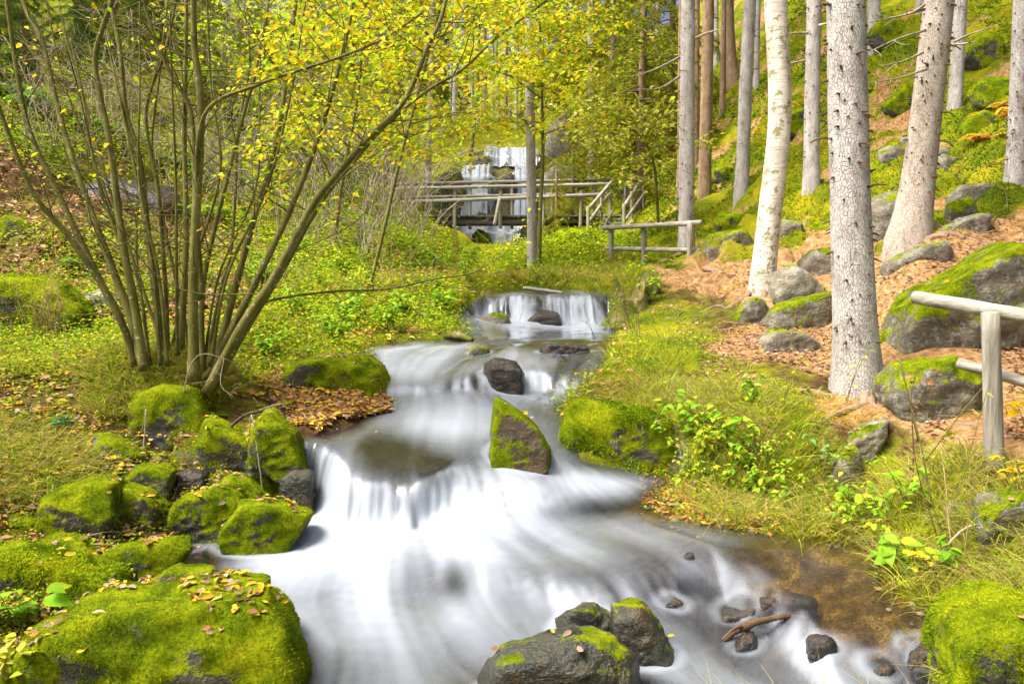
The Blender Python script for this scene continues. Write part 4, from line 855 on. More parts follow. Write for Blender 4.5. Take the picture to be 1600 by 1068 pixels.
def tree(label, pts, Y, wpx, mat='spruce', H=15, name='spruce_tree', group=None, flare=1.0, stubs=60, sides=18, nring=46, crown=0, crown_z=None, dead=(), cat='tree', embed=0.25, sink=True, taper=0.55, cs=1.0, nroot=0, rootmat=None, moss_side=None):
    rs = np.random.default_rng(abs(int(pts[0][0] * 7 + pts[0][1]))); pts = [(*p, 0.0) if len(p) == 2 else p for p in pts]
    b = at(pts[0][0], pts[0][1], Y); gz = float(T(b[0], b[1]))
    P = trunk_path(b, pts, Y, H, nring)
    if sink:                                          # the foot goes into the ground
        foot = P[0].copy(); foot[2] = min(foot[2], gz) - embed; P = np.vstack([foot, P])
    r0 = wpx * Y / FPX / 2; z = P[:, 2] - max(gz, P[0, 2]); 
    r = r0 * (1 - taper * np.clip(z, 0, None) / H)
    th = np.linspace(0, 2 * np.pi, sides, endpoint=False); Tn, A, B = frames(P)
    fl = np.exp(-np.clip(z, 0, None) / (r0 * 2.2)) * flare
    lob = 0.35 + 0.65 * np.clip(np.cos(th * 2 + rs.uniform(0, 6)) * 0.5 + np.cos(th * 3 + rs.uniform(0, 6)) * 0.6, 0, 1)
    rr = r[:, None] * (1 + fl[:, None] * (0.18 + 0.55 * lob[None])) * (1 + 0.045 * fbm(np.cos(th)[None] * 1.2 + 0 * z[:, None], np.sin(th)[None] * 1.2, z[:, None] * 1.6 + pts[0][0], 3, 140))
    V = P[:, None] + rr[..., None] * (A[:, None] * np.cos(th)[None, :, None] + B[:, None] * np.sin(th)[None, :, None])
    root = empty(name, (P[1 if sink else 0][0], P[1 if sink else 0][1], P[1 if sink else 0][2])); tag(root, label, cat, group)
    obj('trunk', mesh_np('trunk', V.reshape(-1, 3), grid_faces(len(P), sides, True), M[mat], True), root)
    TRUNKS.append((P, r))
    ztop = at(pts[-1][0], -40, Y)[2]
    if moss_side is not None:                          # moss on one side of the foot
        mbm = MB(); N_ = 2600; zz_ = np.abs(rs.normal(0, .45, N_)); aa = moss_side + rs.normal(0, .5, N_) * (1 - .3 * zz_); ii = np.clip(np.searchsorted(P[:, 2], P[1][2] + zz_), 1, len(P) - 1); jj = ((aa % 6.2832) / 6.2832 * sides).astype(int) % sides
        Q_ = V[ii, jj] + rs.normal(0, .018, (N_, 3)); Q_[:, 2] = P[1][2] + zz_; dd_ = np.stack([np.cos(aa), np.sin(aa), 0 * aa + .2], 1); ctr = np.stack([np.interp(Q_[:, 2], P[:, 2], P[:, 0]), np.interp(Q_[:, 2], P[:, 2], P[:, 1]), Q_[:, 2]], 1)
        dd_ = nrm((Q_ - ctr) * [1, 1, 0]); add_blades(mbm, Q_, dd_ + rs.normal(0, .5, (N_, 3)), rs.uniform(.012, .03, N_), .010, pick(MOSS_PAL, N_, .25, None, rs), .4, 1); tag(obj('moss', mbm.mesh('moss', M['moss'], False), root), kind='stuff')
    if stubs:
        mb = MB()
        for k in range(stubs):
            zz_ = rs.uniform(P[1][2] + 0.5, ztop); i = int(np.clip(np.searchsorted(P[:, 2], zz_), 1, len(P) - 1)); a = rs.uniform(0, 6.283)
            d = A[i] * math.cos(a) + B[i] * math.sin(a); c = P[i - 1] + (P[i] - P[i - 1]) * ((zz_ - P[i - 1][2]) / max(P[i][2] - P[i - 1][2], 1e-3))
            L = rs.choice([.02, .035, .06, .14], p=[.45, .35, .14, .06]) * (r0 / .15) ** .3; d = d + [0, 0, rs.uniform(-.3, .3)]
            s = c + d * r[i] * 0.9
            add_tube(mb, np.array([s, s + d * (r[i] * .1 + L * .5), s + d * (r[i] * .1 + L) - [0, 0, .2 * L]]), np.array([1.25, .9, .5]) * (.005 + r0 * .03), 5, (1, 1, 1))
        tag(obj('branch_stubs', mb.mesh('branch_stubs', M['dark_twig'], True), root), kind='stuff')
    for dl in dead:                                    # long dead branches: pixel paths with distance offsets
        W = np.array([at(x, y, Y + dy) for x, y, dy in dl]); mb = MB(); S = spline(W, 14)
        add_tube(mb, S, np.linspace(.017, .004, 14) * (Y / 9.5), 6, (1, 1, 1), .25, int(dl[0][0]))
        for k in range(3):
            i = rs.integers(6, 12); e = S[i] + nrm(S[i] - S[i - 1]) * .14 + rs.normal(0, .09, 3); add_tube(mb, spline([S[i], (S[i] + e) / 2 + rs.normal(0, .015, 3), e], 5), np.linspace(.006, .002, 5), 4)
        obj('dead_branch', mb.mesh('dead_branch', M['twig'], True), root)
    for k in range(nroot):                              # roots creep over the ground and sink into it
        a = k / max(nroot, 1) * 4.4 + rs.uniform(2.4, 3.4); L = rs.uniform(.7, 1.6) * r0 / .16; q = np.array([P[1][0], P[1][1]]); pl = []; a0 = a
        for st_ in range(18):
            a = a0 + .9 * math.sin(st_ * .5 + k) * .5; q = q + np.array([math.cos(a), math.sin(a)]) * L / 18; pl.append(q.copy())
        pl = np.array(pl); rad = r0 * .30 * np.linspace(1, .18, 18) ** 1.2; S = np.c_[pl, T(pl[:, 0], pl[:, 1]) + rad * (.1 + .55 * np.sin(np.arange(18) * .9 + k)) - np.linspace(0, .02, 18)]; S[:3, 2] += rad[0] * np.array([.9, .5, .2])
        mb = MB(); add_tube(mb, S, rad, 8, (1, 1, 1), .35, k + int(pts[0][0])); obj('root', mb.mesh('root', M[rootmat or mat], True), root)
    if crown:
        cz = crown_z if crown_z is not None else H * 0.55
        i = int(np.argmin(np.abs(P[:, 2] - P[1][2] - cz))); off = P[i] - np.array(root.location)
        cm_, lm_ = CROWNS[int(rs.integers(0, 2))]; sc = (H - cz) / 7.0 * cs; rz = rs.uniform(0, 6.28)
        child_mesh('crown', cm_, root, off, (sc * .9, sc * .9, sc), rz); child_mesh('limbs', lm_, root, off, (sc * .9, sc * .9, sc), rz)
    return root
FT = 'tall conifers on the right slope'
tree('thick grey spruce trunk in front of the path, nearest of the right-hand trees', [(1342,628),(1338,560),(1333,440),(1328,300),(1324,150),(1321,0)], 6.6, 62, H=17, group=FT, stubs=150, sides=26, flare=.8, crown=1, taper=.5, nroot=6, rootmat='root')
tree('big leaning spruce with flared root foot and long dead branches', [(1424,372),(1430,320),(1440,240),(1452,140),(1461,60),(1468,0)], 9.6, 46, 'spruce_tan', H=18, group=FT, stubs=150, sides=26, flare=1.25, crown=1, taper=.5,
     dead=[[(1445,48,-.2),(1400,62,-.3),(1350,85,-.5)], [(1445,15,-.2),(1395,28,-.3),(1352,36,-.4)], [(1445,8,-.2),(1420,22,-.3),(1380,30,-.5)], [(1448,108,-.3),(1405,122,-.4),(1352,130,-.6)], [(1442,82,-.3),(1410,96,-.4),(1372,104,-.6)], [(1490,66,-.2),(1520,52,-.3),(1532,50,-.4)], [(1488,70,-.2),(1510,68,-.4),(1526,64,-.6)]], nroot=6, rootmat='root')
tree('white-barked leaning broadleaf trunk between the spruces', [(1190,470),(1192,430),(1198,370),(1207,300),(1217,220),(1222,160),(1216,90),(1211,0)], 10.3, 36, 'birch', H=15, name='broadleaf_tree', group=None, stubs=0, sides=22, flare=.5, crown=0, taper=.35, nroot=4, rootmat='root')
tree('slim grey spruce between the white trunk and the thick grey trunk', [(1267,312),(1269,150),(1272,0)], 14.5, 24, H=17, group=FT, stubs=110, flare=.4, crown=1, dead=[[(1258,95,-.2),(1240,98,-.3),(1225,102,-.4)],[(1280,40,-.2),(1295,36,-.4),(1310,30,-.6)],[(1262,52,-.2),(1240,52,-.3),(1222,56,-.5)]])
tree('slender grey spruce left of the white trunk', [(1158,318),(1164,160),(1172,0)], 18, 21, H=18, group=FT, stubs=90, flare=.4, crown=1, crown_z=8)
tree('straight grey spruce behind the middle fence', [(1072,414),(1073,250),(1075,0)], 15.6, 25, H=18, group=FT, stubs=150, flare=.4, crown=1, crown_z=8, dead=[[(1062,90,-.2),(1020,110,-.5),(985,120,-.8)],[(1062,120,-.2),(1030,138,-.4),(995,140,-.7)],[(1086,60,-.1),(1110,50,-.2),(1130,46,-.4)]], nroot=6, rootmat='root')
tree('brownish spruce right of the straight grey spruce', [(1100,318),(1104,160),(1107,0)], 20, 20, 'spruce_brown', H=18, group=FT, stubs=70, flare=.4, crown=1, crown_z=9)
tree('thin spruce close behind the straight grey spruce', [(1086,300),(1088,120),(1089,0)], 23, 10, 'spruce_brown', H=17, group=FT, stubs=20, flare=.3, crown=1, crown_z=9)
tree('thin brown pole of a spruce at the top of the mossy slope', [(1128,195),(1130,90),(1131,0)], 25, 9, 'spruce_brown', H=16, group=FT, stubs=16, flare=.3, crown=1, crown_z=8)
tree('dark brown spruce with a gnarled foot high on the slope', [(1150,150),(1142,100),(1139,50),(1138,0)], 26, 17, 'spruce_brown', H=16, group=FT, stubs=16, flare=1.3, crown=1, crown_z=8)
tree('thin far spruce left of the slender grey one', [(1120,120),(1119,0)], 30, 7, 'spruce', H=16, group=FT, stubs=0, crown=1, crown_z=8)
tree('thin far spruce just behind the slender grey trunk', [(1182,115),(1185,0)], 24, 8, 'spruce', H=16, group=FT, stubs=10, crown=1, crown_z=8)
tree('grey spruce upslope to the right behind the leaning big trunk', [(1491,182),(1496,90),(1501,0)], 14.9, 20, H=16, group=FT, stubs=60, flare=.4, crown=1, crown_z=9)
tree('short visible spruce foot at the top right of the thick grey trunk', [(1366,85),(1366,0)], 18.4, 18, H=15, group=FT, stubs=16, flare=.5, crown=1, crown_z=8)
tree('far thin spruce foot near the top edge left of the leaning big trunk', [(1437,30),(1439,-20)], 20.5, 11, H=14, group=FT, stubs=6, crown=1, crown_z=7)
tree('spruce trunk cut by the right edge of the picture', [(1584,342),(1590,200),(1598,0)], 10.8, 27, H=17, group=FT, stubs=110, flare=.7, crown=1, nroot=6, rootmat='root')
tree('thin brown spruce pole left of the straight grey spruce', [(1061,255),(1062,100),(1063,0)], 22, 6, 'spruce_brown', H=15, group=FT, stubs=10, crown=1, crown_z=8)
tree('grey spruce trunk standing alone in front of the footbridge', [(832,406),(830,280),(828,130),(827,0)], 16.2, 16, H=18, stubs=60, flare=.5, crown=1, crown_z=9)
tree('grey trunk rising above the cliff right of the waterfall', [(926,225),(925,120),(924,0)], 30, 15, H=17, stubs=20, flare=.3, crown=1, crown_z=9)
tree('pale thin trunk left of the waterfall behind the bare twigs', [(668,335),(670,220),(674,90),(676,0)], 25.5, 10, H=17, stubs=20, flare=.3, crown=1, crown_z=9)
rs_ = np.random.default_rng(31)
FAR = 'far trunks in the wood above the waterfall'
for i, (px_, w_) in enumerate([(697, 7), (706, 5), (713, 8), (727, 8), (739, 5), (748, 4), (759, 8), (771, 4), (780, 5), (790, 6), (797, 5), (806, 6), (814, 5), (822, 4), (846, 6), (858, 5), (640, 8), (655, 6), (620, 7), (590, 8), (875, 6), (900, 7), (950, 8), (975, 7), (1000, 8), (1020, 6), (540, 9), (500, 8)]):
    Y_ = rs_.uniform(38, 62); x_ = (px_ - 800) / FPX * Y_; z_ = float(T(x_, Y_)); bqx, bqy, _ = proj(np.array([x_, Y_, z_]))
    tree('slim far trunk of the bright wood above the waterfall', [(float(bqx), float(bqy)), (float(bqx) + rs_.normal(0, 3), float(bqy) - 160)], Y_, w_, 'spruce' if i % 3 else 'spruce_brown', H=16 + rs_.uniform(0, 5), group=FAR, stubs=0, sides=8, nring=10, crown=1, crown_z=9)
def low_spruce(label, px, py, Y, h, v, group=None, wpx=8):
    b = at(px, py, Y); z = float(T(b[0], b[1])); rs = np.random.default_rng(abs(int(px * 3 + py)))
    root = empty('young_spruce', (b[0], b[1], z)); tag(root, label, 'tree', group)
    mb = MB(); add_tube(mb, np.array([[b[0], b[1], z - .2], [b[0] + .03, b[1], z + h * .5], [b[0], b[1], z + h]]), np.array([1, .6, .15]) * wpx * Y / FPX / 2, 8); obj('trunk', mb.mesh('trunk', M['spruce_brown'], True), root)
    cm_, lm_ = LOWCROWNS[v]; s = h / 9.6; rz = rs.uniform(0, 6.28); sx = s * rs.uniform(.85, 1.15)
    child_mesh('crown', cm_, root, (0, 0, h * .06), (sx, sx, s), rz); child_mesh('limbs', lm_, root, (0, 0, h * .06), (sx, sx, s), rz)
YS = 'spruces with green boughs down to the ground'
low_spruce('tall drooping spruce curtain left of the straight grey trunk', 1000, 330, 24, 13, 0, YS, 16)
low_spruce('drooping golden-green spruce behind the footbridge stairs', 955, 300, 28, 12, 2, YS, 14)
low_spruce('drooping spruce right behind the straight grey trunk', 1045, 300, 27, 13, 2, YS, 14)
low_spruce('low dark spruce left of the waterfall', 702, 330, 25.4, 2.6, 1, YS)
low_spruce('knee-high green spruce seedling before the lower waterfall', 712, 398, 18.5, 1.0, 0, YS, 4)
low_spruce('small green spruce under the footbridge end', 868, 350, 22.5, 2.4, 2, YS)
low_spruce('spruce sapling beside the lone grey trunk', 893, 340, 25, 3.6, 0, YS)
DK = 'dark conifers on the left hillside'
for i, (px_, Y_, h_, v_) in enumerate([(60, 17.5, 4.5, 1), (-40, 16, 5, 1), (140, 19.5, 5, 1), (230, 24, 7, 1), (330, 19, 3.4, 0), (200, 21, 5, 0), (270, 22.5, 6, 1), (400, 25, 6, 0), (480, 27, 6, 2), (300, 30, 9, 0), (20, 19.5, 5, 0), (560, 36, 13, 2), (630, 44, 14, 0), (80, 32, 13, 1), (690, 58, 14, 1), (870, 50, 14, 0), (930, 46, 13, 2), (560, 60, 14, 0), (980, 60, 14, 2)]):
    x_ = (px_ - 800) / FPX * Y_; z_ = float(T(x_, Y_)); bqx, bqy, _ = proj(np.array([x_, Y_, z_]))
    low_spruce('full-boughed conifer in the background wood', float(bqx), float(bqy), Y_, h_, v_, DK, 10)

# ------------------------------------------------------------------ the many-stemmed shrub on the left
YEL = [(0.62, 0.56, 0.02), (0.52, 0.55, 0.02), (0.40, 0.50, 0.02), (0.26, 0.42, 0.02), (0.64, 0.47, 0.02)]
ORA = [(0.55, 0.32, 0.012), (0.50, 0.20, 0.012), (0.48, 0.40, 0.014), (0.40, 0.14, 0.01)]
shrub = empty('hazel_shrub', at(290, 560, 6.25)); tag(shrub, 'many-stemmed olive-barked shrub with yellow leaves on the left bank', 'shrub')
STEMS = [
 ([(212,548),(180,480),(111,374),(50,298),(0,172),(-30,80)], 17, -.1, -.5), ([(218,540),(152,430),(91,303),(45,202),(25,101),(10,0),(0,-80)], 18, .1, .2),
 ([(222,545),(200,485),(147,344),(111,243),(86,152),(66,66),(38,10),(20,-60)], 19, -.15, .5), ([(226,556),(214,500),(192,379),(172,228),(157,152),(149,86),(175,0),(185,-60)], 20, -.25, -.2),
 ([(253,540),(246,480),(233,385),(218,253),(197,177),(187,76),(172,0),(165,-60)], 20, .1, .4), ([(262,545),(258,440),(248,304),(228,177),(258,80),(275,0),(280,-60)], 12, .2, .6),
 ([(281,548),(288,440),(291,354),(288,202),(291,50),(292,-60)], 17, .15, .3), ([(302,572),(302,460),(305,354),(314,177),(304,76),(302,0),(300,-60)], 25, -.2, -.1),
 ([(315,572),(316,460),(330,380),(352,290),(380,180),(400,110),(420,0),(425,-60)], 14, .0, .5), ([(335,548),(369,445),(400,329),(430,228),(445,142),(460,25),(468,-60)], 19, .1, .4),
 ([(322,575),(354,531),(405,430),(455,324),(496,218),(526,116),(545,40),(560,-50)], 19, -.1, .1), ([(322,590),(374,515),(430,430),(486,324),(530,268),(580,212),(632,157),(667,76),(692,20),(705,-60)], 21, -.2, .0),
 ([(330,588),(385,515),(440,425),(500,318),(545,262),(601,197),(667,142),(722,109),(775,60),(854,0),(880,-30)], 13, -.05, .3), ([(300,545),(280,460),(262,380),(240,260),(238,202),(250,110),(262,0),(266,-50)], 11, .3, .8),
 ([(316,470),(306,330),(299,182),(270,120),(248,76),(223,0),(210,-40)], 13, -.05, .0), ([(305,330),(319,180),(405,132),(471,109),(540,86),(600,60),(660,20)], 10, -.15, -.7),
 ([(262,540),(300,420),(330,330),(345,250),(330,140),(325,40),(322,-50)], 10, .35, .7), ([(250,530),(215,420),(208,330),(150,200),(120,120),(90,0)], 9, .2, .9),
 ([(318,560),(345,450),(360,400),(368,300),(372,200),(390,100),(380,0)], 10, .35, .8), ([(380,500),(420,470),(520,455),(600,452),(680,436),(740,425),(790,395)], 8, -.1, 2.2)]
rx_ = np.random.default_rng(77)
for k_ in range(9):                  # slimmer shoots between the stems
    b_ = rx_.uniform(215, 345); t_ = b_ + (b_ - 280) * rx_.uniform(1.6, 3.2); m_ = (b_ + t_) / 2 + rx_.normal(0, 14)
    STEMS.append(([(b_, 548), (b_ * .7 + m_ * .3, 430), (m_, 290), (m_ * .4 + t_ * .6, 140), (t_, rx_.uniform(-40, 90))], rx_.uniform(6, 9), rx_.uniform(-.2, .4), rx_.uniform(-.5, .9)))
stem_paths = []
for i, (pp_, w_, d0, d1) in enumerate(STEMS):
    n = len(pp_); W = np.array([at(x, y, 6.25 + d0 + (d1 - d0) * k / (n - 1)) for k, (x, y) in enumerate(pp_)])
    if pp_[0][1] > 535: W[0][2] -= 0.12
    S = spline(W, 44); rad = w_ * .62 * 6.25 / FPX / 2 * np.linspace(1.05, .42, 44); rad[:3] *= [1.35, 1.2, 1.08]
    mb = MB(); add_tube(mb, S, rad, 10, (1, 1, 1), .12, i); obj('stem', mb.mesh('stem', M['hazel'], True), shrub)
    stem_paths.append((S, rad))
rs_ = np.random.default_rng(8)
def twigs_on(paths, n, r, L=(.25, .9), fr=(.35, 1), up=.3, hor=1.0):
    out = []
    for _ in range(n):
        S, rad = paths[r.integers(len(paths))]; i = int(r.uniform(*fr) * (len(S) - 2)); a = r.uniform(0, 6.283); l = r.uniform(*L)
        d = nrm(np.array([math.cos(a) * hor, math.sin(a) * hor * .8, up + r.normal(0, .35)]) + 0.4 * nrm(S[i + 1] - S[i]))
        e = S[i] + d * l; m = (S[i] + e) / 2 + r.normal(0, .06 * l, 3) + [0, 0, -.04 * l]
        out.append((spline([S[i], m, e], 8), np.linspace(min(rad[i] * .5, .006), .0016, 8)))
    return out
tw = twigs_on(stem_paths, 330, rs_, (.3, 1.2), (.2, 1), .25)
tw2 = twigs_on([t for t in tw], 260, rs_, (.12, .4), (.3, 1), .1)
mb = MB()
for P_, r_ in tw + tw2: add_tube(mb, P_, r_, 4)
tag(obj('twigs', mb.mesh('twigs', M['hazel'], True), shrub), kind='stuff')
mb = MB()
def leaf_sprays(mb, paths, n, size, pal, r, spread=.05, wts=None, hexa=True):
    idx = r.integers(0, len(paths), n); P = np.array([paths[i][0][r.integers(2, len(paths[i][0]))] for i in idx]); P = P + r.normal(0, spread, (n, 3))
    a = r.uniform(0, 6.283, n); D = np.stack([np.cos(a), np.sin(a), r.uniform(-.9, .15, n)], 1); N = nrm(np.stack([r.normal(0, .5, n), r.normal(0, .5, n), np.ones(n)], 1))
    L = r.uniform(.6, 1.25, n) * size
    add_leaves(mb, P, D, N, L, L * r.uniform(.5, .7, n), pick(pal, n, .2, wts, r), hexa=hexa)
def wpick(paths, f):  # keep twigs by the place of their end in the picture
    o = []
    for p in paths:
        x, y, _ = proj(p[0][-1])
        if f(x, y): o.append(p)
    return o
tr_ = wpick(tw + tw2, lambda x, y: x > 400 and y < 330); tl_ = wpick(tw + tw2, lambda x, y: x <= 400 and y < 300)
leaf_sprays(mb, tr_, 2100, .058, YEL, rs_); leaf_sprays(mb, tl_, 150, .06, YEL, rs_)
tag(obj('leaves', mb.mesh('leaves', M['leaf'], False), shrub), kind='stuff')

# yellow broadleaf saplings whose branches hang over the middle of the picture
def sapling(label, stem, Y, nb, nl, reach, pal, size, group=None, wpx=6, zr=(.35, 1), name='yellow_sapling', seed=1, mat='hazel', dirx=0.0, wts=None, flat=.5):
    r = np.random.default_rng(seed); W = np.array([at(x, y, Y + d) for x, y, d in stem]); g = float(T(W[0][0], W[0][1])); W[0][2] = min(W[0][2], g) - .05
    root = empty(name, (W[0][0], W[0][1], g)); tag(root, label, 'tree', group); S = spline(W, 30); rad = wpx * Y / FPX / 2 * np.linspace(1, .35, 30)
    mb = MB(); add_tube(mb, S, rad, 8); obj('stem', mb.mesh('stem', M[mat], True), root)
    br = []
    for _ in range(nb):
        i = int(r.uniform(*zr) * 28); a = r.uniform(0, 6.283); l = r.uniform(.4, 1) * reach; d = np.array([math.cos(a) + dirx, math.sin(a) * .7, r.uniform(-.2, .6)])
        e = S[i] + nrm(d) * l; m = (S[i] + e) / 2 + [0, 0, .12 * l]; br.append((spline([S[i], m, e], 10), np.linspace(rad[i] * .45, .003, 10)))
    t2 = twigs_on(br, nb * 5, r, (.2 * reach, .45 * reach), (.3, 1), .0)
    mb = MB()
    for P_, r_ in br + t2: add_tube(mb, P_, r_, 4)
    tag(obj('branches', mb.mesh('branches', M[mat], True), root), kind='stuff')
    if nl:
        mb = MB(); leaf_sprays(mb, br + t2 + t2, nl, size, pal, r, .07, wts); tag(obj('leaves', mb.mesh('leaves', M['leaf'], False), root), kind='stuff')
    return root
YG = 'young yellow-leaved trees around the brook'
sapling('thin yellow-leaved tree growing beside the lone grey trunk', [(842,404,0),(844,330,0),(848,250,0),(846,120,-.2),(840,-40,-.3)], 15.6, 34, 3800, 2.7, YEL, .105, YG, 8, (.62, 1), seed=3)
sapling('yellow-leaved tree arching over the brook from the left bank', [(560,500,0),(590,400,.2),(625,250,.2),(660,120,.3),(690,0,.3),(700,-60,.3)], 11, 34, 3800, 2.2, YEL, .085, YG, 7, (.45, 1), seed=4, dirx=.25)
sapling('orange-tinted tree behind the shrub above the left bank', [(520,380,0),(535,280,0),(560,140,.2),(570,0,.3),(572,-80,.3)], 14, 40, 4600, 2.5, ORA[:1] + YEL + YEL, .10, YG, 7, (.3, 1), seed=5)
sapling('bright yellow tree above the waterfall on the left', [(735,225,0),(745,150,0),(750,0,0),(750,-60,0)], 30, 30, 2600, 3.8, YEL, .17, YG, 6, (.4, 1), seed=6)
sapling('yellow-green bush overhanging the right end of the footbridge', [(1030,330,0),(1020,250,-.3),(985,200,-.6),(940,190,-1)], 19, 22, 1500, 2.0, [(0.25, .32, .02), (.4, .4, .03), (.5, .45, .12)], .13, YG, 5, (.3, 1), seed=7, dirx=-.4)
sapling('pale green leafy tree high over the left hillside', [(400,300,0),(405,200,0),(415,60,0),(420,-60,0)], 19, 28, 2000, 2.8, YEL[1:4], .12, YG, 6, (.3, 1), seed=8)
sapling('yellow tree behind the left end of the footbridge', [(600,320,0),(610,220,0),(605,80,0),(600,-60,0)], 26, 34, 3600, 3.4, YEL, .15, YG, 6, (.25, 1), seed=12)
sapling('yellow-green tree over the far left thickets', [(480,250,0),(485,150,0),(490,20,0),(492,-60,0)], 24, 30, 1800, 3.0, YEL[1:4], .13, YG, 6, (.2, 1), seed=13)
sapling('pale yellow tree right above the waterfall', [(880,210,0),(885,120,0),(880,-60,0)], 34, 30, 2800, 4.0, YEL, .18, YG, 6, (.3, 1), seed=15)
# unseen wood behind and beside the viewer, added to cut frontal sky light
gy2, gx2 = np.meshgrid(np.linspace(-45, 1.6, 60), np.linspace(-50, 50, 80), indexing='ij')
gz2 = np.interp(np.abs(gx2), [0, 2, 5, 20, 50], [0.0, .25, 1.0, 5, 12]) * np.interp(gy2, [-45, 0, 1.6], [1, 1, .9]) - .3 + gy2 * .02
g2 = obj('ground', mesh_np('ground_behind', np.stack([gx2, gy2, gz2], -1).reshape(-1, 3), grid_faces(60, 80), M['ground'], True, {'green': np.full(gx2.size, .6), 'earth': np.zeros(gx2.size)}))
tag(g2, 'forest floor behind the viewer', 'ground', kind='structure')
BH = 'unseen conifers added behind the viewer to cut sky light'
rs_ = np.random.default_rng(64)
for x_, y_ in [(-9, -6), (-5, -12), (0, -16), (5, -11), (9, -5), (12, -13), (-13, -13), (-12, 0), (13, 1), (2, -24), (-8, -22), (9, -22)]:
    z_ = float(np.interp(abs(x_), [0, 2, 5, 20, 50], [0.0, .25, 1.0, 5, 12])) - .4
    root = empty('young_spruce', (x_, y_, z_)); tag(root, 'unseen full-boughed conifer added behind the viewer to cut sky light', 'tree', BH); h = rs_.uniform(10, 15)
    mb = MB(); add_tube(mb, np.array([[x_, y_, z_ - .2], [x_, y_, z_ + h * .5], [x_, y_, z_ + h]]), np.array([.14, .09, .02]), 8); obj('trunk', mb.mesh('trunk', M['spruce_brown'], True), root)
    cm_, lm_ = LOWCROWNS[0]; s = h / 9.6; rz = rs_.uniform(0, 6.28); child_mesh('crown', cm_, root, (0, 0, h * .06), (s * 1.2, s * 1.2, s), rz); child_mesh('limbs', lm_, root, (0, 0, h * .06), (s * 1.2, s * 1.2, s), rz)
# ------------------------------------------------------------------ fences and footbridge
def pole(name, a, b, r, parent, mat='wood', ns=12, lump=.10, r2=None, seed=0, bow=0.0):
    if mat == 'wood' and name == 'post': mat = 'wood_post'
    a = np.array(a, float); b = np.array(b, float); t = np.linspace(0, 1, 9)[:, None]; P = a * (1 - t) + b * t; P[:, 2] += -bow * 4 * (t * (1 - t))[:, 0]
    rr = np.linspace(r, r2 or r, 9); L = nrm(b - a)
    P = np.vstack([P[0], P[0] + L * r * .12, P[1:-1], P[-1] - L * r * .12, P[-1]]); rr = np.r_[rr[0] * .86, rr[0], rr[1:-1], rr[-1], rr[-1] * .86]
    mb = MB(); add_tube(mb, P, rr, ns, (1, 1, 1), lump, seed); return obj(name, mb.mesh(name, M[mat], True), parent)
# near fence
Pn = at(1548, 486, 4.72); gz = float(T(Pn[0], Pn[1])); f1 = empty('log_fence', (Pn[0], Pn[1], gz)); tag(f1, 'near log fence with a silvery round rail at the right edge', 'fence', 'log fences along the path')
pole('post', at(1556, 745, 4.72) - [0, 0, .12], at(1547, 487, 4.72), .058, f1, seed=4, r2=.052)
pole('rail', at(1429, 464, 5.35), at(1830, 532, 3.95), .046, f1, seed=5, r2=.05)
b_ = at(1790, 760, 4.0); b_[2] = float(T(b_[0], b_[1])) - .12; pole('post', b_, at(1785, 526, 4.03), .056, f1, seed=7)
pole('rail', at(1496, 566, 5.0), at(1830, 662, 4.3), .036, f1, seed=6)
# middle fence
f2 = empty('log_fence', at(1005, 415, 16)); tag(f2, 'log fence with three posts in the middle of the path', 'fence', 'log fences along the path')
for (x, y0, y1, Y, r) in [(955, 357, 412, 16.4, .055), (1006, 354, 418, 15.6, .055), (1078, 350, 426, 14.4, .055)]:
    b = at(x, y1, Y); g = float(T(b[0], b[1])); b[2] = min(b[2], g) - .15; pole('post', b, at(x, y0, Y), r, f2, seed=x)
pole('rail', at(943, 356, 16.5), at(1096, 348, 14.2), .05, f2, seed=8)
pole('rail', at(947, 388, 16.6), at(1094, 391, 14.4), .045, f2, seed=9)
# footbridge
def box(name, c, s, parent, mat, bev=.006):
    bm = bmesh.new(); bmesh.ops.create_cube(bm, size=1)
    for v in bm.verts: v.co = Vector((v.co.x * s[0], v.co.y * s[1], v.co.z * s[2]))
    bmesh.ops.bevel(bm, geom=bm.edges[:], offset=bev, segments=1, affect='EDGES'); bmesh.ops.translate(bm, verts=bm.verts[:], vec=Vector([float(v) for v in c]))
    me = bpy.data.meshes.new(name); bm.to_mesh(me); bm.free(); me.materials.append(M[mat]); return obj(name, me, parent)
YB = 24.0; XL = at(560, 335, YB)[0]; XR = at(1008, 335, YB)[0]; ZD = float(at(800, 336, YB)[2])
fb = empty('footbridge', (0, YB + .6, ZD - .3)); tag(fb, 'weathered wooden footbridge with log railings and stairs before the waterfall', 'bridge')
for yy in (YB + .12, YB + 1.15): pole('beam', (XL, yy, ZD - .19), (XR, yy, ZD - .15), .09, fb, 'wood_dark', seed=11)
nP = int((XR - XL) / .17); plank_me = None
for i in range(nP):
    x = XL + (i + .5) * (XR - XL) / nP
    if plank_me is None:
        o = box('plank', (0, 0, 0), (.155, 1.5, .05), fb, 'wood_dark'); plank_me = o.data; o.matrix_parent_inverse = Matrix.Translation(-Vector(fb.location))
    else: o = obj('plank', plank_me, fb)
    o.location = (x, YB + .64 + .02 * math.sin(i * 3.7), ZD - .028 + .005 * math.sin(i * 5.1))
def zy(py, Y): return float(at(800, py, Y)[2])
def xp(px, Y): return float((px - 800) / FPX * Y)
fY, bY = YB - .12, YB + 1.36
for px_ in (640, 711, 782, 848, 906, 951): pole('post', (xp(px_, fY), fY, ZD - .42), (xp(px_, fY) + .02, fY, zy(300, fY) + .06), .055, fb, seed=px_)
for px_ in (650, 735, 800, 862, 928, 975): pole('post', (xp(px_, bY), bY, ZD - .35), (xp(px_, bY), bY, zy(283, bY) + .02), .055, fb, seed=px_)
pole('rail', (xp(585, fY), fY - .07, zy(296, fY)), (xp(957, fY), fY - .07, zy(288, fY)), .05, fb, seed=21)
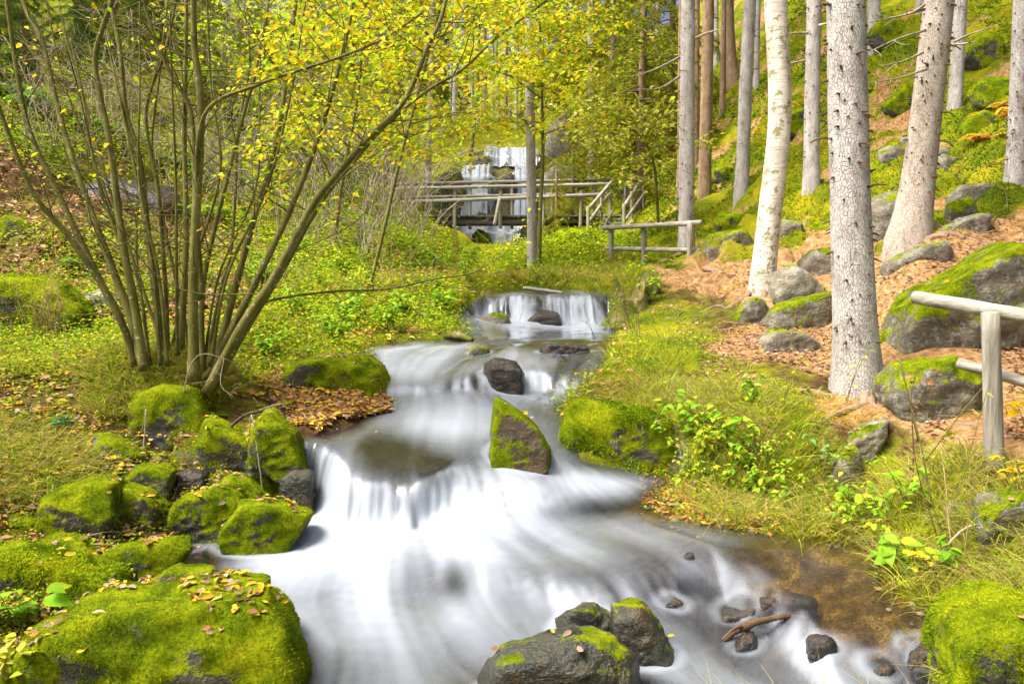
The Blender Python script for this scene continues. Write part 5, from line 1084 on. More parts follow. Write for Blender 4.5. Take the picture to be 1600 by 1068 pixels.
pole('rail', (xp(585, fY), fY - .07, zy(318, fY)), (xp(957, fY), fY - .07, zy(304, fY)), .06, fb, seed=22)
pole('rail', (xp(600, bY), bY - .07, zy(288, bY)), (xp(957, bY), bY - .07, zy(281, bY)), .05, fb, seed=23)
pole('rail', (xp(600, bY), bY - .07, zy(310, bY)), (xp(957, bY), bY - .07, zy(302, bY)), .05, fb, seed=24)
pole('brace', (xp(773, fY), fY - .15, zy(352, fY)), (xp(782, fY), fY - .15, zy(310, fY)), .06, fb, seed=25)
# stairs going down towards the viewer
def sp_(px, py, Y): return at(px, py, Y)
A0, A1 = sp_(944, 334, 23.7), sp_(934, 372, 21.6); B0, B1 = sp_(990, 334, 23.9), sp_(972, 372, 21.8)
for k in range(6):
    t = (k + .5) / 6; a = A0 * (1 - t) + A1 * t; b = B0 * (1 - t) + B1 * t; c = (a + b) / 2
    o = box('stair_tread', (0, 0, 0), (float(np.linalg.norm((b - a)[:2])), .3, .06), fb, 'wood'); o.location = [float(v) for v in c]
for q0, q1 in ((A0, A1), (B0, B1)): pole('stringer', q0 - [0, 0, .12], q1 - [0, 0, .12], .07, fb, 'wood_dark', seed=31)
pole('handrail', sp_(957, 282, 23.7), sp_(918, 328, 21.6), .05, fb, seed=32); pole('handrail', sp_(951, 304, 23.7), sp_(918, 349, 21.6), .045, fb, seed=33)
pole('handrail', sp_(1004, 278, 23.9), sp_(974, 324, 21.8), .05, fb, seed=34); pole('handrail', sp_(1007, 302, 23.9), sp_(976, 346, 21.8), .045, fb, seed=35)
for (x, y0, y1, Y) in [(919, 322, 376, 21.6), (975, 318, 378, 21.8), (940, 300, 360, 22.8), (987, 298, 362, 22.8), (1005, 276, 346, 23.9), (996, 282, 346, 24.6)]:
    b = sp_(x, y1, Y); b[2] -= .25; pole('post', b, sp_(x, y0, Y), .05, fb, seed=x + 3)
pole('brace', sp_(958, 328, 23.6), sp_(940, 360, 22.2), .04, fb, seed=40); pole('brace', sp_(1000, 330, 23.8), sp_(982, 352, 22.2), .04, fb, seed=41)
# ------------------------------------------------------------------ ground cover, grass, leaves
def scatter(n, y0, y1, u0=-.8, u1=.8, r=None, power=0.0):
    r = r or rng; Y = np.exp(r.uniform(math.log(y0), math.log(y1), n)); u = r.uniform(u0, u1, n); x = u * Y
    z = T(x, Y); return x, Y, z
def stuff(name, label, mb, mat, cat, smooth=False):
    o = obj(name, mb.mesh(name, M[mat], smooth)); tag(o, label, cat, kind='stuff'); return o
GRN = [(0.09, 0.19, 0.01), (0.15, 0.28, 0.012), (0.24, 0.37, 0.014), (0.37, 0.45, 0.016), (0.46, 0.46, 0.02)]
DRY = [(0.40, 0.32, 0.10), (0.30, 0.21, 0.07), (0.48, 0.42, 0.18), (0.30, 0.30, 0.05), (0.20, 0.12, 0.05)]
LIT = [(0.42, 0.28, 0.05), (0.50, 0.36, 0.03), (0.30, 0.17, 0.06), (0.36, 0.24, 0.15), (0.18, 0.10, 0.05), (0.52, 0.30, 0.03), (0.30, 0.22, 0.17)]
r1 = np.random.default_rng(101)
# grass in tussocks
def tussocks(mb, x, y, z, per, L, W, pal, tip, r, spread=.05, lean=.5, droop=.8, clump=True):
    n = len(x); i = np.repeat(np.arange(n), per); N = len(i)
    a = r.uniform(0, 6.283, N); rad = np.abs(r.normal(0, spread, N)); P = np.stack([x[i] + np.cos(a) * rad, y[i] + np.sin(a) * rad, z[i] - .02], 1)
    D = np.stack([np.cos(a) * lean * r.uniform(.2, 1.3, N), np.sin(a) * lean * r.uniform(.2, 1.3, N), np.ones(N)], 1)
    cc = pick(pal, n, .12, None, r)[i] * r.uniform(.75, 1.25, (N, 1)); tc = pick(tip, N, .2, None, r)
    add_blades(mb, P, D, (r.uniform(.7, 1.3, n)[i]) * r.uniform(.5, 1.15, N) * L, W, cc, r.uniform(.3, 1.2, N) * droop, 3, tipcol=.5 * cc + .5 * tc)
mb = MB(); x, y, z = scatter(9000, 3.2, 13, .0, .8, r1); zd, px, py = zones(x, y, z); d = Dw(x, y); cl = fbm(x * 1.6, y * 1.6, 0, 3, 201)
ok = (d < -.03) & (zd['grass_r']) & (cl > -.28 + .35 * (px > 1150) + .3 * (px > 1290)) ; x, y, z = x[ok], y[ok], z[ok]
tussocks(mb, x, y, z, 13, .17, .0055, GRN[1:], DRY, r1); stuff('bank_grass', 'green and straw grass tussocks covering the right bank', mb, 'grass', 'grass')
mb = MB(); x, y, z = scatter(9000, 3.2, 9, .02, .8, r1); zd, px, py = zones(x, y, z); d = Dw(x, y)
ok = (d < -.02) & (d > -.9) & (px > 940) & (x > .3) & (y < 7.2) & ~((px < 1080) & (d > -.3)); x, y, z = x[ok], y[ok], z[ok]
tussocks(mb, x, y, z, 8, .34, .006, GRN[1:] + DRY[:3], DRY, r1, .05, .7, 1.1); stuff('overhanging_grass', 'long drooping grass and straw hanging over the right bank edge', mb, 'grass', 'grass')
mb = MB(); x, y, z = scatter(6000, 6.3, 22, -.8, .2, r1); zd, px, py = zones(x, y, z); d = Dw(x, y); cl = fbm(x * 1.1, y * 1.1, 0, 3, 203)
ok = (d < -.05) & (zd['mid_l'] | zd['left'] | zd['mid_r']) & (cl > -.15) & ~zd['bank']; x, y, z = x[ok], y[ok], z[ok]
tussocks(mb, x, y, z, 10, .28, .009, DRY[:3] + GRN[1:], DRY, r1, .10, .7, .9); stuff('dry_grass', 'dry yellow grass and old stalks on the left bank', mb, 'grass', 'grass')
mb = MB(); x, y, z = scatter(3300, 12, 25, -.05, .2, r1); zd, px, py = zones(x, y, z); d = Dw(x, y)
ok = (d < -.05) & zd['mid_r']; x, y, z = x[ok], y[ok], z[ok]
tussocks(mb, x, y, z, 12, .26, .012, GRN[2:] + DRY[:1], DRY, r1, .12, .7, .9); stuff('hummock_grass', 'yellow-green grass hummocks beyond the upper cascade', mb, 'grass', 'grass')
# herbs: low broad leaves
def herbs(mb, x, y, z, per, size, hgt, pal, r, spread=.09):
    i = np.repeat(np.arange(len(x)), per); N = len(i); sc = np.clip(y[i] / 8, .7, 2.2)
    P = np.stack([x[i] + r.normal(0, spread, N) * sc, y[i] + r.normal(0, spread, N) * sc, 0 * i], 1); P[:, 2] = T(P[:, 0], P[:, 1]) + np.abs(r.normal(0, hgt, N)) * sc * .7 + .01
    a = r.uniform(0, 6.283, N); D = np.stack([np.cos(a), np.sin(a), r.uniform(-.4, .4, N)], 1); Nn = np.stack([r.normal(0, .35, N), r.normal(0, .35, N) - .15, np.ones(N)], 1)
    L = r.uniform(.6, 1.3, N) * size * sc
    add_leaves(mb, P, D, Nn, L, L * .62, np.clip(pick(pal, len(x), .12, None, r)[i] * r.uniform(.65, 1.35, (N, 1)), 0, .9), hexa=False)
mb = MB(); x, y, z = scatter(15000, 6.2, 22, -.8, .2, r1); zd, px, py = zones(x, y, z); d = Dw(x, y); cl = fbm(x * .9, y * .9, 0, 3, 205)
ok = (d < -.04) & (zd['mid_l'] | zd['left'] | zd['mid_r']) & ~zd['bank'] & (cl > -.08 + .2 * zd['left']) ; x, y, z = x[ok], y[ok], z[ok]
herbs(mb, x, y, z, 13, .038, .15 + .0, GRN, r1); stuff('undergrowth', 'bright green leafy undergrowth on the left bank of the brook', mb, 'leaf', 'undergrowth')
mb = MB(); x, y, z = scatter(9000, 3.4, 9, -.8, .8, r1); zd, px, py = zones(x, y, z); d = Dw(x, y); cl = fbm(x * 2.0, y * 2.0, 0, 3, 206)
ok = (d < -.04) & ((zd['lit'] & (cl > -.4)) | (zd['grass_r'] & (cl > .08)) | ((d > -.4) & (x > .3) & (px > 960) & (px < 1350))) & ~zd['bank']; x, y, z = x[ok], y[ok], z[ok]
herbs(mb, x, y, z, 9, .034, .05, GRN + [(.30, .34, .02)], r1, .06); stuff('bank_herbs', 'small green herbs dotted over the near banks', mb, 'leaf', 'herbs')
# hanging plants on the right bank face
# moss fuzz on the slope
mb = MB(); n = 150000; x, y, z = scatter(n, 8.5, 30, .1, .85, r1); zd, px, py = zones(x, y, z); cl = fbm(x * 1.2, y * 1.2, 0, 4, 207)
ok = (zd['slope_r']) & (cl > -.3) & (hummock(x, y) > -.12 + .1 * r1.normal(0, 1, n)); x, y, z, cl = x[ok], y[ok], z[ok], cl[ok]; N = len(x)
i5 = np.clip((fbm(x * .7, y * .7, 7, 4, 208) * 3.5 + fbm(x * 2.4, y * 2.4, 3, 3, 218) * 3.0 + 2.4 + r1.normal(0, .7, N)).astype(int), 0, 5); pal = np.array([(0.06, .12, .004), (0.11, .20, .005), (.20, .29, .006), (.38, .37, .01), (.50, .36, .016), (.34, .18, .04)])
nn = TN(x, y, .1); sc = np.clip(y / 12, .8, 2)
add_blades(mb, np.stack([x, y, z - .01], 1), nn + r1.normal(0, .5, (N, 3)), r1.uniform(.03, .08, N) * sc, .022 * sc, pal[i5] * r1.uniform(.6, 1.35, (N, 1)), .3, 1); stuff('slope_moss', 'thick yellow-green moss carpet on the right slope', mb, 'moss', 'moss')
# moss and fine green on the left side
mb = MB(); n = 80000; x, y, z = scatter(n, 3.4, 24, -.85, .0, r1); zd, px, py = zones(x, y, z); cl = fbm(x * 1.5, y * 1.5, 0, 4, 209); d = Dw(x, y)
ok = (d < -.03) & (cl > -.05 - .3 * zd['lit']) & ~zd['bank'] & (zd['lit'] | zd['left'] | zd['mid_l']); x, y, z = x[ok], y[ok], z[ok]; N = len(x); sc = np.clip(y / 9, .5, 2)
add_blades(mb, np.stack([x, y, z - .01], 1), TN(x, y, .1) + r1.normal(0, .5, (N, 3)), r1.uniform(.02, .06, N) * sc, .016 * sc, pick(MOSS_PAL, N, .3, None, r1), .3, 1); stuff('bank_moss', 'soft green moss over the left bank', mb, 'moss', 'moss')
# fallen leaves on the ground
def litter(mb, x, y, z, size, pal, r, lift=.012, flat=.35, wts=None):
    N = len(x); a = r.uniform(0, 6.283, N); D = np.stack([np.cos(a), np.sin(a), r.normal(0, .2, N)], 1); Nn = TN(x, y, .05) + r.normal(0, flat, (N, 3)); L = r.uniform(.6, 1.3, N) * size
    add_leaves(mb, np.stack([x, y, z + lift + r.uniform(0, .02, N)], 1), D, Nn, L, L * r.uniform(.38, .6, N), pick(pal, N, .2, wts, r), fold=.3)
mb = MB(); x, y, z = scatter(15000, 3.3, 8, -.85, .0, r1); zd, px, py = zones(x, y, z); d = Dw(x, y)
ok = (zd['bank'] & (d < .12)) | ((d < -.02) & zd['lit'] & (fbm(x * 1.3, y * 1.3, 0, 3, 210) > -.25)); x, y, z = x[ok], y[ok], np.maximum(z[ok], water_z(x[ok], y[ok])); litter(mb, x, y, z, .052, LIT, r1)
x, y, z = scatter(22000, 5.8, 7.6, -.32, -.12, r1); zd, px, py = zones(x, y, z); ok = zd['bank'] & (Dw(x, y) < .1); x, y, z = x[ok], y[ok], z[ok]; litter(mb, x, y, np.maximum(z, water_z(x, y)), .05, LIT, r1)
x, y, z = scatter(9000, 6.2, 16, -.85, .15, r1); ok = Dw(x, y) < -.05; x, y, z = x[ok], y[ok], z[ok]; litter(mb, x, y, z + .02, .07, LIT[:3] + [(0.34, 0.2, .12)] * 2, r1)
x, y, z = scatter(9000, 7.5, 15, -.75, -.35, r1); cl = fbm(x * .8, y * .8, 0, 3, 222); ok = (Dw(x, y) < -.05) & (cl > -.05); x, y, z = x[ok], y[ok], z[ok]; litter(mb, x, y, z + .02, .085, [(.36, .2, .12), (.42, .26, .16), (.26, .14, .08), (.48, .33, .2)], r1)
stuff('fallen_leaves', 'yellow and brown fallen leaves strewn over the left bank', mb, 'dry', 'leaves')
mb = MB(); x, y, z = scatter(26000, 4, 13, .05, .8, r1); zd, px, py = zones(x, y, z); cl = fbm(x * .8, y * .8, 0, 3, 211)
ok = (Dw(x, y) < -.04) & (zd['path'] | zd['grass_r']) & (cl > .02 - .7 * ((px > 1090) & (px < 1300) & (py > 480) & (py < 620))); x, y, z = x[ok], y[ok], z[ok]
litter(mb, x, y, z, .045, [(0.20, 0.12, 0.08), (0.30, 0.2, .15), (0.14, .08, .05), (.40, .22, .08), (.34, .26, .22)], r1); stuff('path_litter', 'dry brown leaf litter on the path and right bank', mb, 'dry', 'leaves')
mb = MB(); x, y, z = scatter(16000, 4, 16, .1, .85, r1); zd, px, py = zones(x, y, z); ok = zd['path']; x, y, z = x[ok], y[ok], z[ok]; N = len(x); a = r1.uniform(0, 6.283, N)
add_blades(mb, np.stack([x, y, z + .004], 1), np.stack([np.cos(a), np.sin(a), r1.normal(.05, .12, N)], 1), r1.uniform(.02, .06, N) * np.clip(y / 8, .7, 1.6), .004 * np.clip(y / 6, .8, 2), pick([(.42, .2, .07), (.5, .28, .12), (.3, .13, .05)], N, .2, None, r1), .0, 1); stuff('needle_litter', 'orange conifer needles covering the trodden path', mb, 'dry', 'needles')
# leaves lying on the boulders
mb = MB(); rl = np.random.default_rng(55)
for k, (P_, F_, b_, W_) in enumerate(ROCKS):
    if b_[1] > 8.5 or (WETR[k] and W_ < .3): continue
    tri = P_[F_]; n_ = nrm(np.cross(tri[:, 1] - tri[:, 0], tri[:, 2] - tri[:, 0])); cen = tri.mean(1); wgt = np.where(n_[:, 2] > .72, 1.0, 0) * (fbm(cen[:, 0] * 2.5, cen[:, 1] * 2.5, k * 3.1, 3, 212) > .0)
    if wgt.sum() < 4: continue
    N = {0: 190, 3: 90, 4: 70, 6: 40, 7: 24, 18: 50}.get(k, 12 if k < 23 else 4); fi = rl.choice(len(F_), N, p=wgt / wgt.sum()); a = rl.uniform(0, 6.283, N); L = rl.uniform(.03, .065, N)
    add_leaves(mb, cen[fi] + n_[fi] * .012, np.stack([np.cos(a), np.sin(a), rl.normal(0, .15, N)], 1), n_[fi] + rl.normal(0, .25, (N, 3)), L, L * rl.uniform(.4, .6, N), pick(LIT, N, .2, None, rl), fold=.25)
stuff('boulder_leaves', 'fallen autumn leaves lying on the boulders', mb, 'dry', 'leaves')

mb = MB(); x, y, z = scatter(5000, 5.6, 7.2, -.55, -.3, r1); q1, q2, _ = proj(np.stack([x, y, z], -1)); ok = inpoly([(130,560),(230,545),(330,560),(360,600),(320,640),(200,650),(140,640)], q1, q2) ; x, y, z = x[ok], y[ok], z[ok]
tussocks(mb, x, y, z, 9, .2, .006, GRN[1:] + DRY[:2], DRY, r1, .05, .8, 1.2); stuff('mound_grass', 'grass drooping from the shrub mound over the hollow boulder', mb, 'grass', 'grass')
mb = MB(); x, y, z = scatter(2600, 4.4, 6.2, -.72, -.45, r1); q1, q2, _ = proj(np.stack([x, y, z], -1)); ok = inpoly([(-50,640),(90,660),(160,700),(170,760),(60,780),(-50,790)], q1, q2) ; x, y, z = x[ok], y[ok], z[ok]
tussocks(mb, x, y, z, 8, .2, .006, GRN[1:] + DRY[:3], DRY, r1, .06, .8, 1.1); stuff('left_grass', 'straw-coloured grass hanging over the square mossy block', mb, 'grass', 'grass')

GOLD = [(.50, .36, .05), (.58, .44, .08), (.42, .36, .04), (.52, .30, .05), (.34, .36, .03)]
mb = MB(); x, y, z = scatter(6500, 5.5, 20, .1, .8, r1); zd, px, py = zones(x, y, z); cl = fbm(x * 1.3, y * 1.3, 0, 3, 221); ok = (Dw(x, y) < -.1) & ((zd['path'] & (cl > .16)) | (zd['slope_r'] & (cl > .12) & (y < 17))); x, y, z = x[ok], y[ok], z[ok]
tussocks(mb, x, y, z, 9, .15, .008, GOLD, GOLD, r1, .07, .9, 1.3); stuff('golden_grass', 'golden withered grass tufts between the rocks of the right slope', mb, 'grass', 'grass')

# twigs and sticks lying about
mb = MB(); x, y, z = scatter(900, 3.6, 18, -.8, .8, r1); d = Dw(x, y); ok = d < -.08
for a, b, c in zip(x[ok], y[ok], z[ok]):
    L = r1.uniform(.08, .34) * min(1.6, .5 + b / 10); t = r1.uniform(0, 6.283); e = np.array([math.cos(t), math.sin(t)]) * L / 2; q = np.array([[a - e[0], b - e[1], 0], [a + r1.normal(0, .06 * L), b + r1.normal(0, .06 * L), 0], [a + e[0], b + e[1], 0]])
    if (Dw(q[:, 0], q[:, 1]) > -.03).any(): continue
    q[:, 2] = T(q[:, 0], q[:, 1]) + r1.uniform(.01, .06); R0 = r1.uniform(.002, .006) * (.6 + b / 10)
    add_tube(mb, spline(q, 5), np.linspace(R0, R0 * .5, 5), 4)
stuff('twig_litter', 'dead twigs and sticks scattered over the forest floor', mb, 'root', 'twigs', True)
# ------------------------------------------------------------------ bare thickets
def thicket(label, px, py, Y, h, n, group, mat='twig', seed=0, rad=.010, spread=1.0, lean=.0):
    r = np.random.default_rng(seed + int(px)); b = at(px, py, Y); g = float(T(b[0], b[1])); mb = MB()
    for _ in range(n):
        a = r.uniform(0, 6.283); o = np.array([b[0] + r.normal(0, .22 * spread), b[1] + r.normal(0, .22 * spread), 0]); o[2] = float(T(o[0], o[1])) - .04
        l = h * r.uniform(.5, 1.1); out = np.array([math.cos(a) + lean, math.sin(a) * .7, 0]) * r.uniform(.15, .85) * spread
        c1 = o + np.array([0, 0, 1]) * l * .45 + out * l * .2 + r.normal(0, .05 * l, 3); c2 = o + np.array([0, 0, 1]) * l * r.uniform(.55, .9) + out * l * .55 + r.normal(0, .07 * l, 3); c3 = c2 + out * l * .4 + np.array([0, 0, 1]) * l * r.uniform(-.35, .2) + r.normal(0, .05 * l, 3)
        S = spline([o, c1, c2, c3], 14); R0 = rad * r.uniform(.5, 1.1); add_tube(mb, S, np.linspace(R0, R0 * .25, 14), 4)
        for k in range(r.integers(3, 7)):
            i = r.integers(4, 13); e = S[i] + nrm(r.normal(0, 1, 3) + [0, 0, .25] + .6 * nrm(S[i] - S[i - 1])) * l * r.uniform(.12, .34); m = (S[i] + e) / 2 + r.normal(0, .03 * l, 3)
            add_tube(mb, spline([S[i], m, e], 6), np.linspace(R0 * .42, R0 * .15, 6), 3)
    root = empty('bare_shrub', (b[0], b[1], g)); tag(root, label, 'shrub', group); tag(obj('twigs', mb.mesh('twigs', M[mat], True), root), kind='stuff')
TH = 'leafless grey thickets of the left hillside'
for k, (px_, py_, Y_, h_, n_, lab) in enumerate([
 (380, 335, 15, 3.0, 40, 'grey leafless thicket behind the right stems of the shrub'), (455, 360, 14, 2.8, 40, 'grey leafless thicket left of the arching yellow tree'), (525, 335, 17, 3.4, 40, 'tall grey leafless thicket left of the footbridge'),
 (595, 350, 17, 3.0, 46, 'pale leafless thicket at the left end of the footbridge'), (645, 360, 19, 2.6, 40, 'pale leafless thicket before the footbridge beam'), (565, 398, 13.5, 1.7, 30, 'low dark-rooted twig clump on the left bank crest'),
 (290, 310, 15, 3.0, 36, 'grey leafless thicket behind the centre stems of the shrub'), (190, 270, 15.5, 3.0, 34, 'grey leafless thicket above the shaded gully'), (70, 260, 14, 2.6, 34, 'grey leafless thicket on the upper left slope'),
 (350, 230, 20, 4.0, 34, 'far grey thicket above the centre stems of the shrub'), (470, 240, 22, 4.2, 36, 'far grey thicket under the orange-tinted tree'), (610, 290, 25, 3.6, 36, 'far pale thicket left of the waterfall')]):
    thicket(lab, px_, py_, Y_, h_, int(n_ * .75), TH, seed=k, rad=.012 * Y_ / 14, spread=1.5)
CN = 'arching thin canes on the near left bank'
for k, (px_, py_, Y_, h_, n_, lab) in enumerate([(40, 470, 8.6, 1.5, 16, 'thin pale canes arching over the shaggy moss boulder'), (250, 455, 9.0, 1.6, 20, 'thin straw canes behind the centre stems'), (345, 470, 9.0, 1.3, 20, 'thin straw canes behind the right stems'), (440, 460, 10.5, 1.4, 22, 'thin straw canes in the undergrowth of the left bank'), (620, 450, 11.8, 1.1, 20, 'thin canes on the bank beside the upper cascade')]):
    thicket(lab, px_, py_, Y_, h_, n_, CN, 'stalk', seed=k + 40, rad=.005, spread=1.3)
thicket('orange-brown hanging dead stalks on the shaggy moss boulder', 66, 540, 7.45, .85, 22, None, 'stalk', 90, .006, .5)
thicket('dark bare twigs leaning over the upper pool from the right bank', 968, 545, 9.2, .75, 10, None, 'dark_twig', 91, .005, .9, -.5)

# ------------------------------------------------------------------ ferns
def fern_mesh(seed, pal, nf=10):
    r = np.random.default_rng(seed); mb = MB(); tb = MB()
    for f in range(nf):
        a = f / nf * 6.283 + r.normal(0, .25); d = np.array([math.cos(a), math.sin(a), 0]); s = np.array([-d[1], d[0], 0]); L = r.uniform(.7, 1.1)
        t = np.linspace(0, 1, 22)[:, None]; S = d * L * t * .85 + np.array([0, 0, 1]) * L * (.75 * t - .72 * t ** 2.2) 
        add_tube(tb, S[::3], np.linspace(.008, .002, len(S[::3])), 4, (.2, .16, .03))
        c = pick(pal, 1, .15, None, r)
        for sd in (-1, 1):
            P = S[2:]; w_ = np.sin(np.linspace(.25, 1, len(P)) ** .8 * 3.05)[:, None] * .24 * L
            D = s * sd + d * .35 + np.array([0, 0, -.25]); n = len(P)
            add_leaves(mb, P, np.repeat(D[None], n, 0) + r.normal(0, .08, (n, 3)), np.repeat(np.array([[0, 0, 1.0]]), n, 0) + d * .3, w_[:, 0] + .01, .055 * L, np.clip(np.repeat(c, n, 0) * r.uniform(.8, 1.2, (n, 1)), 0, .9))
    return mb.mesh('fronds', M['leaf'], False), tb.mesh('stalks', M['grass'], True)
FG = [fern_mesh(300 + i, [(0.10, .24, .02), (.16, .32, .02), (.22, .36, .03)]) for i in range(2)]; FO = [fern_mesh(310, [(.55, .30, .03), (.42, .20, .03), (.6, .42, .04)], 7)]
def fern(label, px, py, Y, s, group='ferns', var=0, src=None):
    b = at(px, py, Y); g = float(T(b[0], b[1])); root = empty('fern', (b[0], b[1], g - .02)); tag(root, label, 'fern', group); rz = (px * 1.7) % 6.28
    me, tm = (src or FG)[var % len(src or FG)]; child_mesh('fronds', me, root, (0, 0, 0), (s, s, s), rz); child_mesh('stalks', tm, root, (0, 0, 0), (s, s, s), rz)
for k, (px_, py_, Y_, s_, lab) in enumerate([(235, 335, 13, .75, 'green fern at the edge of the shaded gully'), (150, 235, 15.6, .8, 'green fern above the shaded gully'), (330, 335, 13.6, .7, 'green fern behind the centre stems of the shrub'), (60, 215, 15.5, .8, 'green fern high on the upper left slope'), (285, 250, 16, .8, 'green fern under the thickets of the left hillside'), (420, 395, 12.6, .6, 'green fern in the undergrowth right of the shrub'), (100, 330, 11.6, .55, 'small fern beside the brown leaf slope'), (200, 300, 14, .8, 'broad fern over the dark stone in the gully'), (380, 290, 16.5, .9, 'fern below the far grey thicket'), (10, 170, 16, .9, 'fern at the upper left edge')]):
    fern(lab, px_, py_, Y_, s_, var=k)
for px_, py_, Y_, s_, lab in [(1556, 185, 13.6, .55, 'orange bracken high on the right slope'), (1538, 222, 12.8, .5, 'rust-brown bracken hanging on the right slope'), (1575, 165, 14, .5, 'yellow bracken beside the rightmost trunk')]: fern(lab, px_, py_, Y_, s_, 'withered bracken', 0, FO)
fern('small bright fern at the lower right water edge', 1448, 905, 4.25, .22, 'ferns', 1)
fern('small fern in the lower left corner on the boulder', 25, 960, 3.75, .22, 'ferns', 0)

# ------------------------------------------------------------------ single plants of the near banks
def plant(label, px, py, Y, h, nst, nl, size, pal, group, lean=(0, 0), wd=.62, seed=0, stemcol='hazel', name='leafy_plant', cat='plant', droop=.3):
    r = np.random.default_rng(seed + int(px + py)); b = at(px, py, Y); g = float(T(b[0], b[1])); root = empty(name, (b[0], b[1], g)); tag(root, label, cat, group); tb = MB(); mb = MB()
    for k in range(nst):
        a = r.uniform(0, 6.283); l = h * r.uniform(.6, 1.1); o = np.array([b[0] + r.normal(0, .03), b[1] + r.normal(0, .03), g - .03]); tip = o + [math.cos(a) * .4 * l + lean[0] * l, math.sin(a) * .3 * l + lean[1] * l, l]
        S = spline([o, (o + tip) / 2 + [0, 0, .1 * l], tip], 12); add_tube(tb, S, np.linspace(.0035, .0015, 12), 4)
        i = r.integers(4, 12, nl); aa = r.uniform(0, 6.283, nl); D = np.stack([np.cos(aa), np.sin(aa), r.uniform(-droop * 1.6, .3, nl)], 1); N = np.stack([r.normal(0, .3, nl), r.normal(0, .3, nl) - .25, np.ones(nl)], 1); L = r.uniform(.6, 1.2, nl) * size
        add_leaves(mb, S[i] + D * .01, D, N, L, L * wd, pick(pal, nl, .15, None, r), hexa=2)
    obj('stems', tb.mesh('stems', M[stemcol], True), root); o = obj('leaves', mb.mesh('leaves', M['leaf'], False), root)
    for q in root.children: q['kind'] = 'stuff'
LG = [(.16, .34, .02), (.24, .45, .03), (.36, .5, .03)]; NB = 'leafy plants on the near banks'
for k, a in enumerate([
 ('plant with large bright green leaves at the amber water', 1395, 905, 4.35, .30, 3, 5, .13, LG, (-.3, -.2)), ('bushy green plant right of the large-leaved one', 1462, 915, 4.15, .26, 4, 9, .07, LG, (-.1, -.2)),
 ('yellow-leaved seedling hanging over the lower right water', 1440, 935, 4.15, .2, 3, 7, .05, [(.6, .5, .03), (.5, .5, .04)], (-.2, -.3)), ('tall green plant on the right bank edge', 1425, 830, 4.7, .34, 4, 9, .06, LG, (-.2, -.1)),
 ('dark green clover cushion above the amber water', 1312, 815, 5.15, .14, 8, 10, .035, [(.07, .2, .02), (.12, .3, .03)], (0, -.2)), ('nettle-like plant at the middle of the right bank face', 1098, 700, 6.0, .36, 4, 10, .07, LG, (-.1, -.4)),
 ('leafy plant right of the nettle-like one on the bank face', 1138, 712, 5.75, .38, 4, 10, .075, LG, (0, -.4)), ('green plant hanging over the gravel spit', 1062, 705, 6.15, .3, 4, 10, .06, LG + [(.5, .5, .03)], (-.2, -.4)),
 ('yellowing leafy plant low on the bank face', 1105, 765, 5.75, .3, 5, 12, .055, [(.4, .45, .03), (.5, .45, .03), (.25, .4, .02)], (-.1, -.3)), ('green plant above the dangling roots', 1190, 770, 5.4, .26, 4, 10, .05, LG, (0, -.3)),
 ('big-leaved plant on the crest of the right bank', 1180, 655, 6.1, .28, 4, 9, .07, LG, (-.1, -.2)), ('bluish-leaved herb beside the tall bank grass', 1290, 735, 5.5, .36, 3, 12, .045, [(.18, .34, .1), (.25, .42, .12)], (0, -.1)),
 ('yellow-green plant in the very lower left corner', 20, 1050, 3.35, .22, 5, 10, .06, [(.45, .5, .05), (.55, .52, .1)], (.2, -.1)), ('single big green leaf plant at the lower left edge', 20, 985, 3.6, .2, 3, 4, .12, LG, (.2, -.2)),
 ('bright leaf rosette at the foot of the shrub', 335, 600, 6.05, .14, 3, 5, .09, LG, (.1, -.3)), ('green leaves on the shrub mound above the hollow boulder', 235, 585, 6.05, .2, 3, 6, .08, LG, (0, -.3)),
 ('dark evergreen ground leaves left of the grey-ended slab', 100, 655, 5.75, .12, 7, 8, .05, [(.06, .16, .06), (.1, .24, .1)], (0, -.1)), ('yellow maple-like seedling at the right picture edge', 1610, 640, 4.9, .5, 3, 8, .08, [(.7, .5, .02), (.65, .55, .05)], (-.3, 0)),
 ('yellow seedling at the foot of the near fence post', 1590, 735, 4.5, .2, 3, 6, .07, [(.7, .5, .02), (.65, .55, .05)], (.1, 0)), ('small leafy shoot before the thick grey trunk', 1335, 560, 6.1, .5, 2, 5, .05, [(.4, .55, .04)], (0, 0)),
 ('green bush beside the stump', 1010, 470, 11.5, .45, 7, 14, .07, LG, (.1, 0)), ('broad-leaved butterbur patch above the upper pool', 690, 478, 11.0, .4, 12, 12, .09, LG, (.1, -.1)), ('bright green herb bush on the left bank over the upper pool', 630, 495, 10.2, .45, 12, 14, .08, LG, (.1, -.1)), ('leafy bush on the left bank edge right of the blocky boulder', 600, 520, 9.3, .4, 10, 14, .07, LG, (0, 0)), ('lush herbs behind the blocky boulder', 520, 540, 8.2, .38, 12, 14, .065, LG, (0, 0)), ('herbs left of the blocky boulder', 420, 555, 7.7, .3, 10, 12, .06, LG, (0, 0))]):
    lab, px_, py_, Y_, h_, ns_, nl_, sz_, pal_, ln_ = a; plant(lab, px_, py_, Y_, h_, ns_, nl_, sz_, pal_, NB, ln_, seed=k)
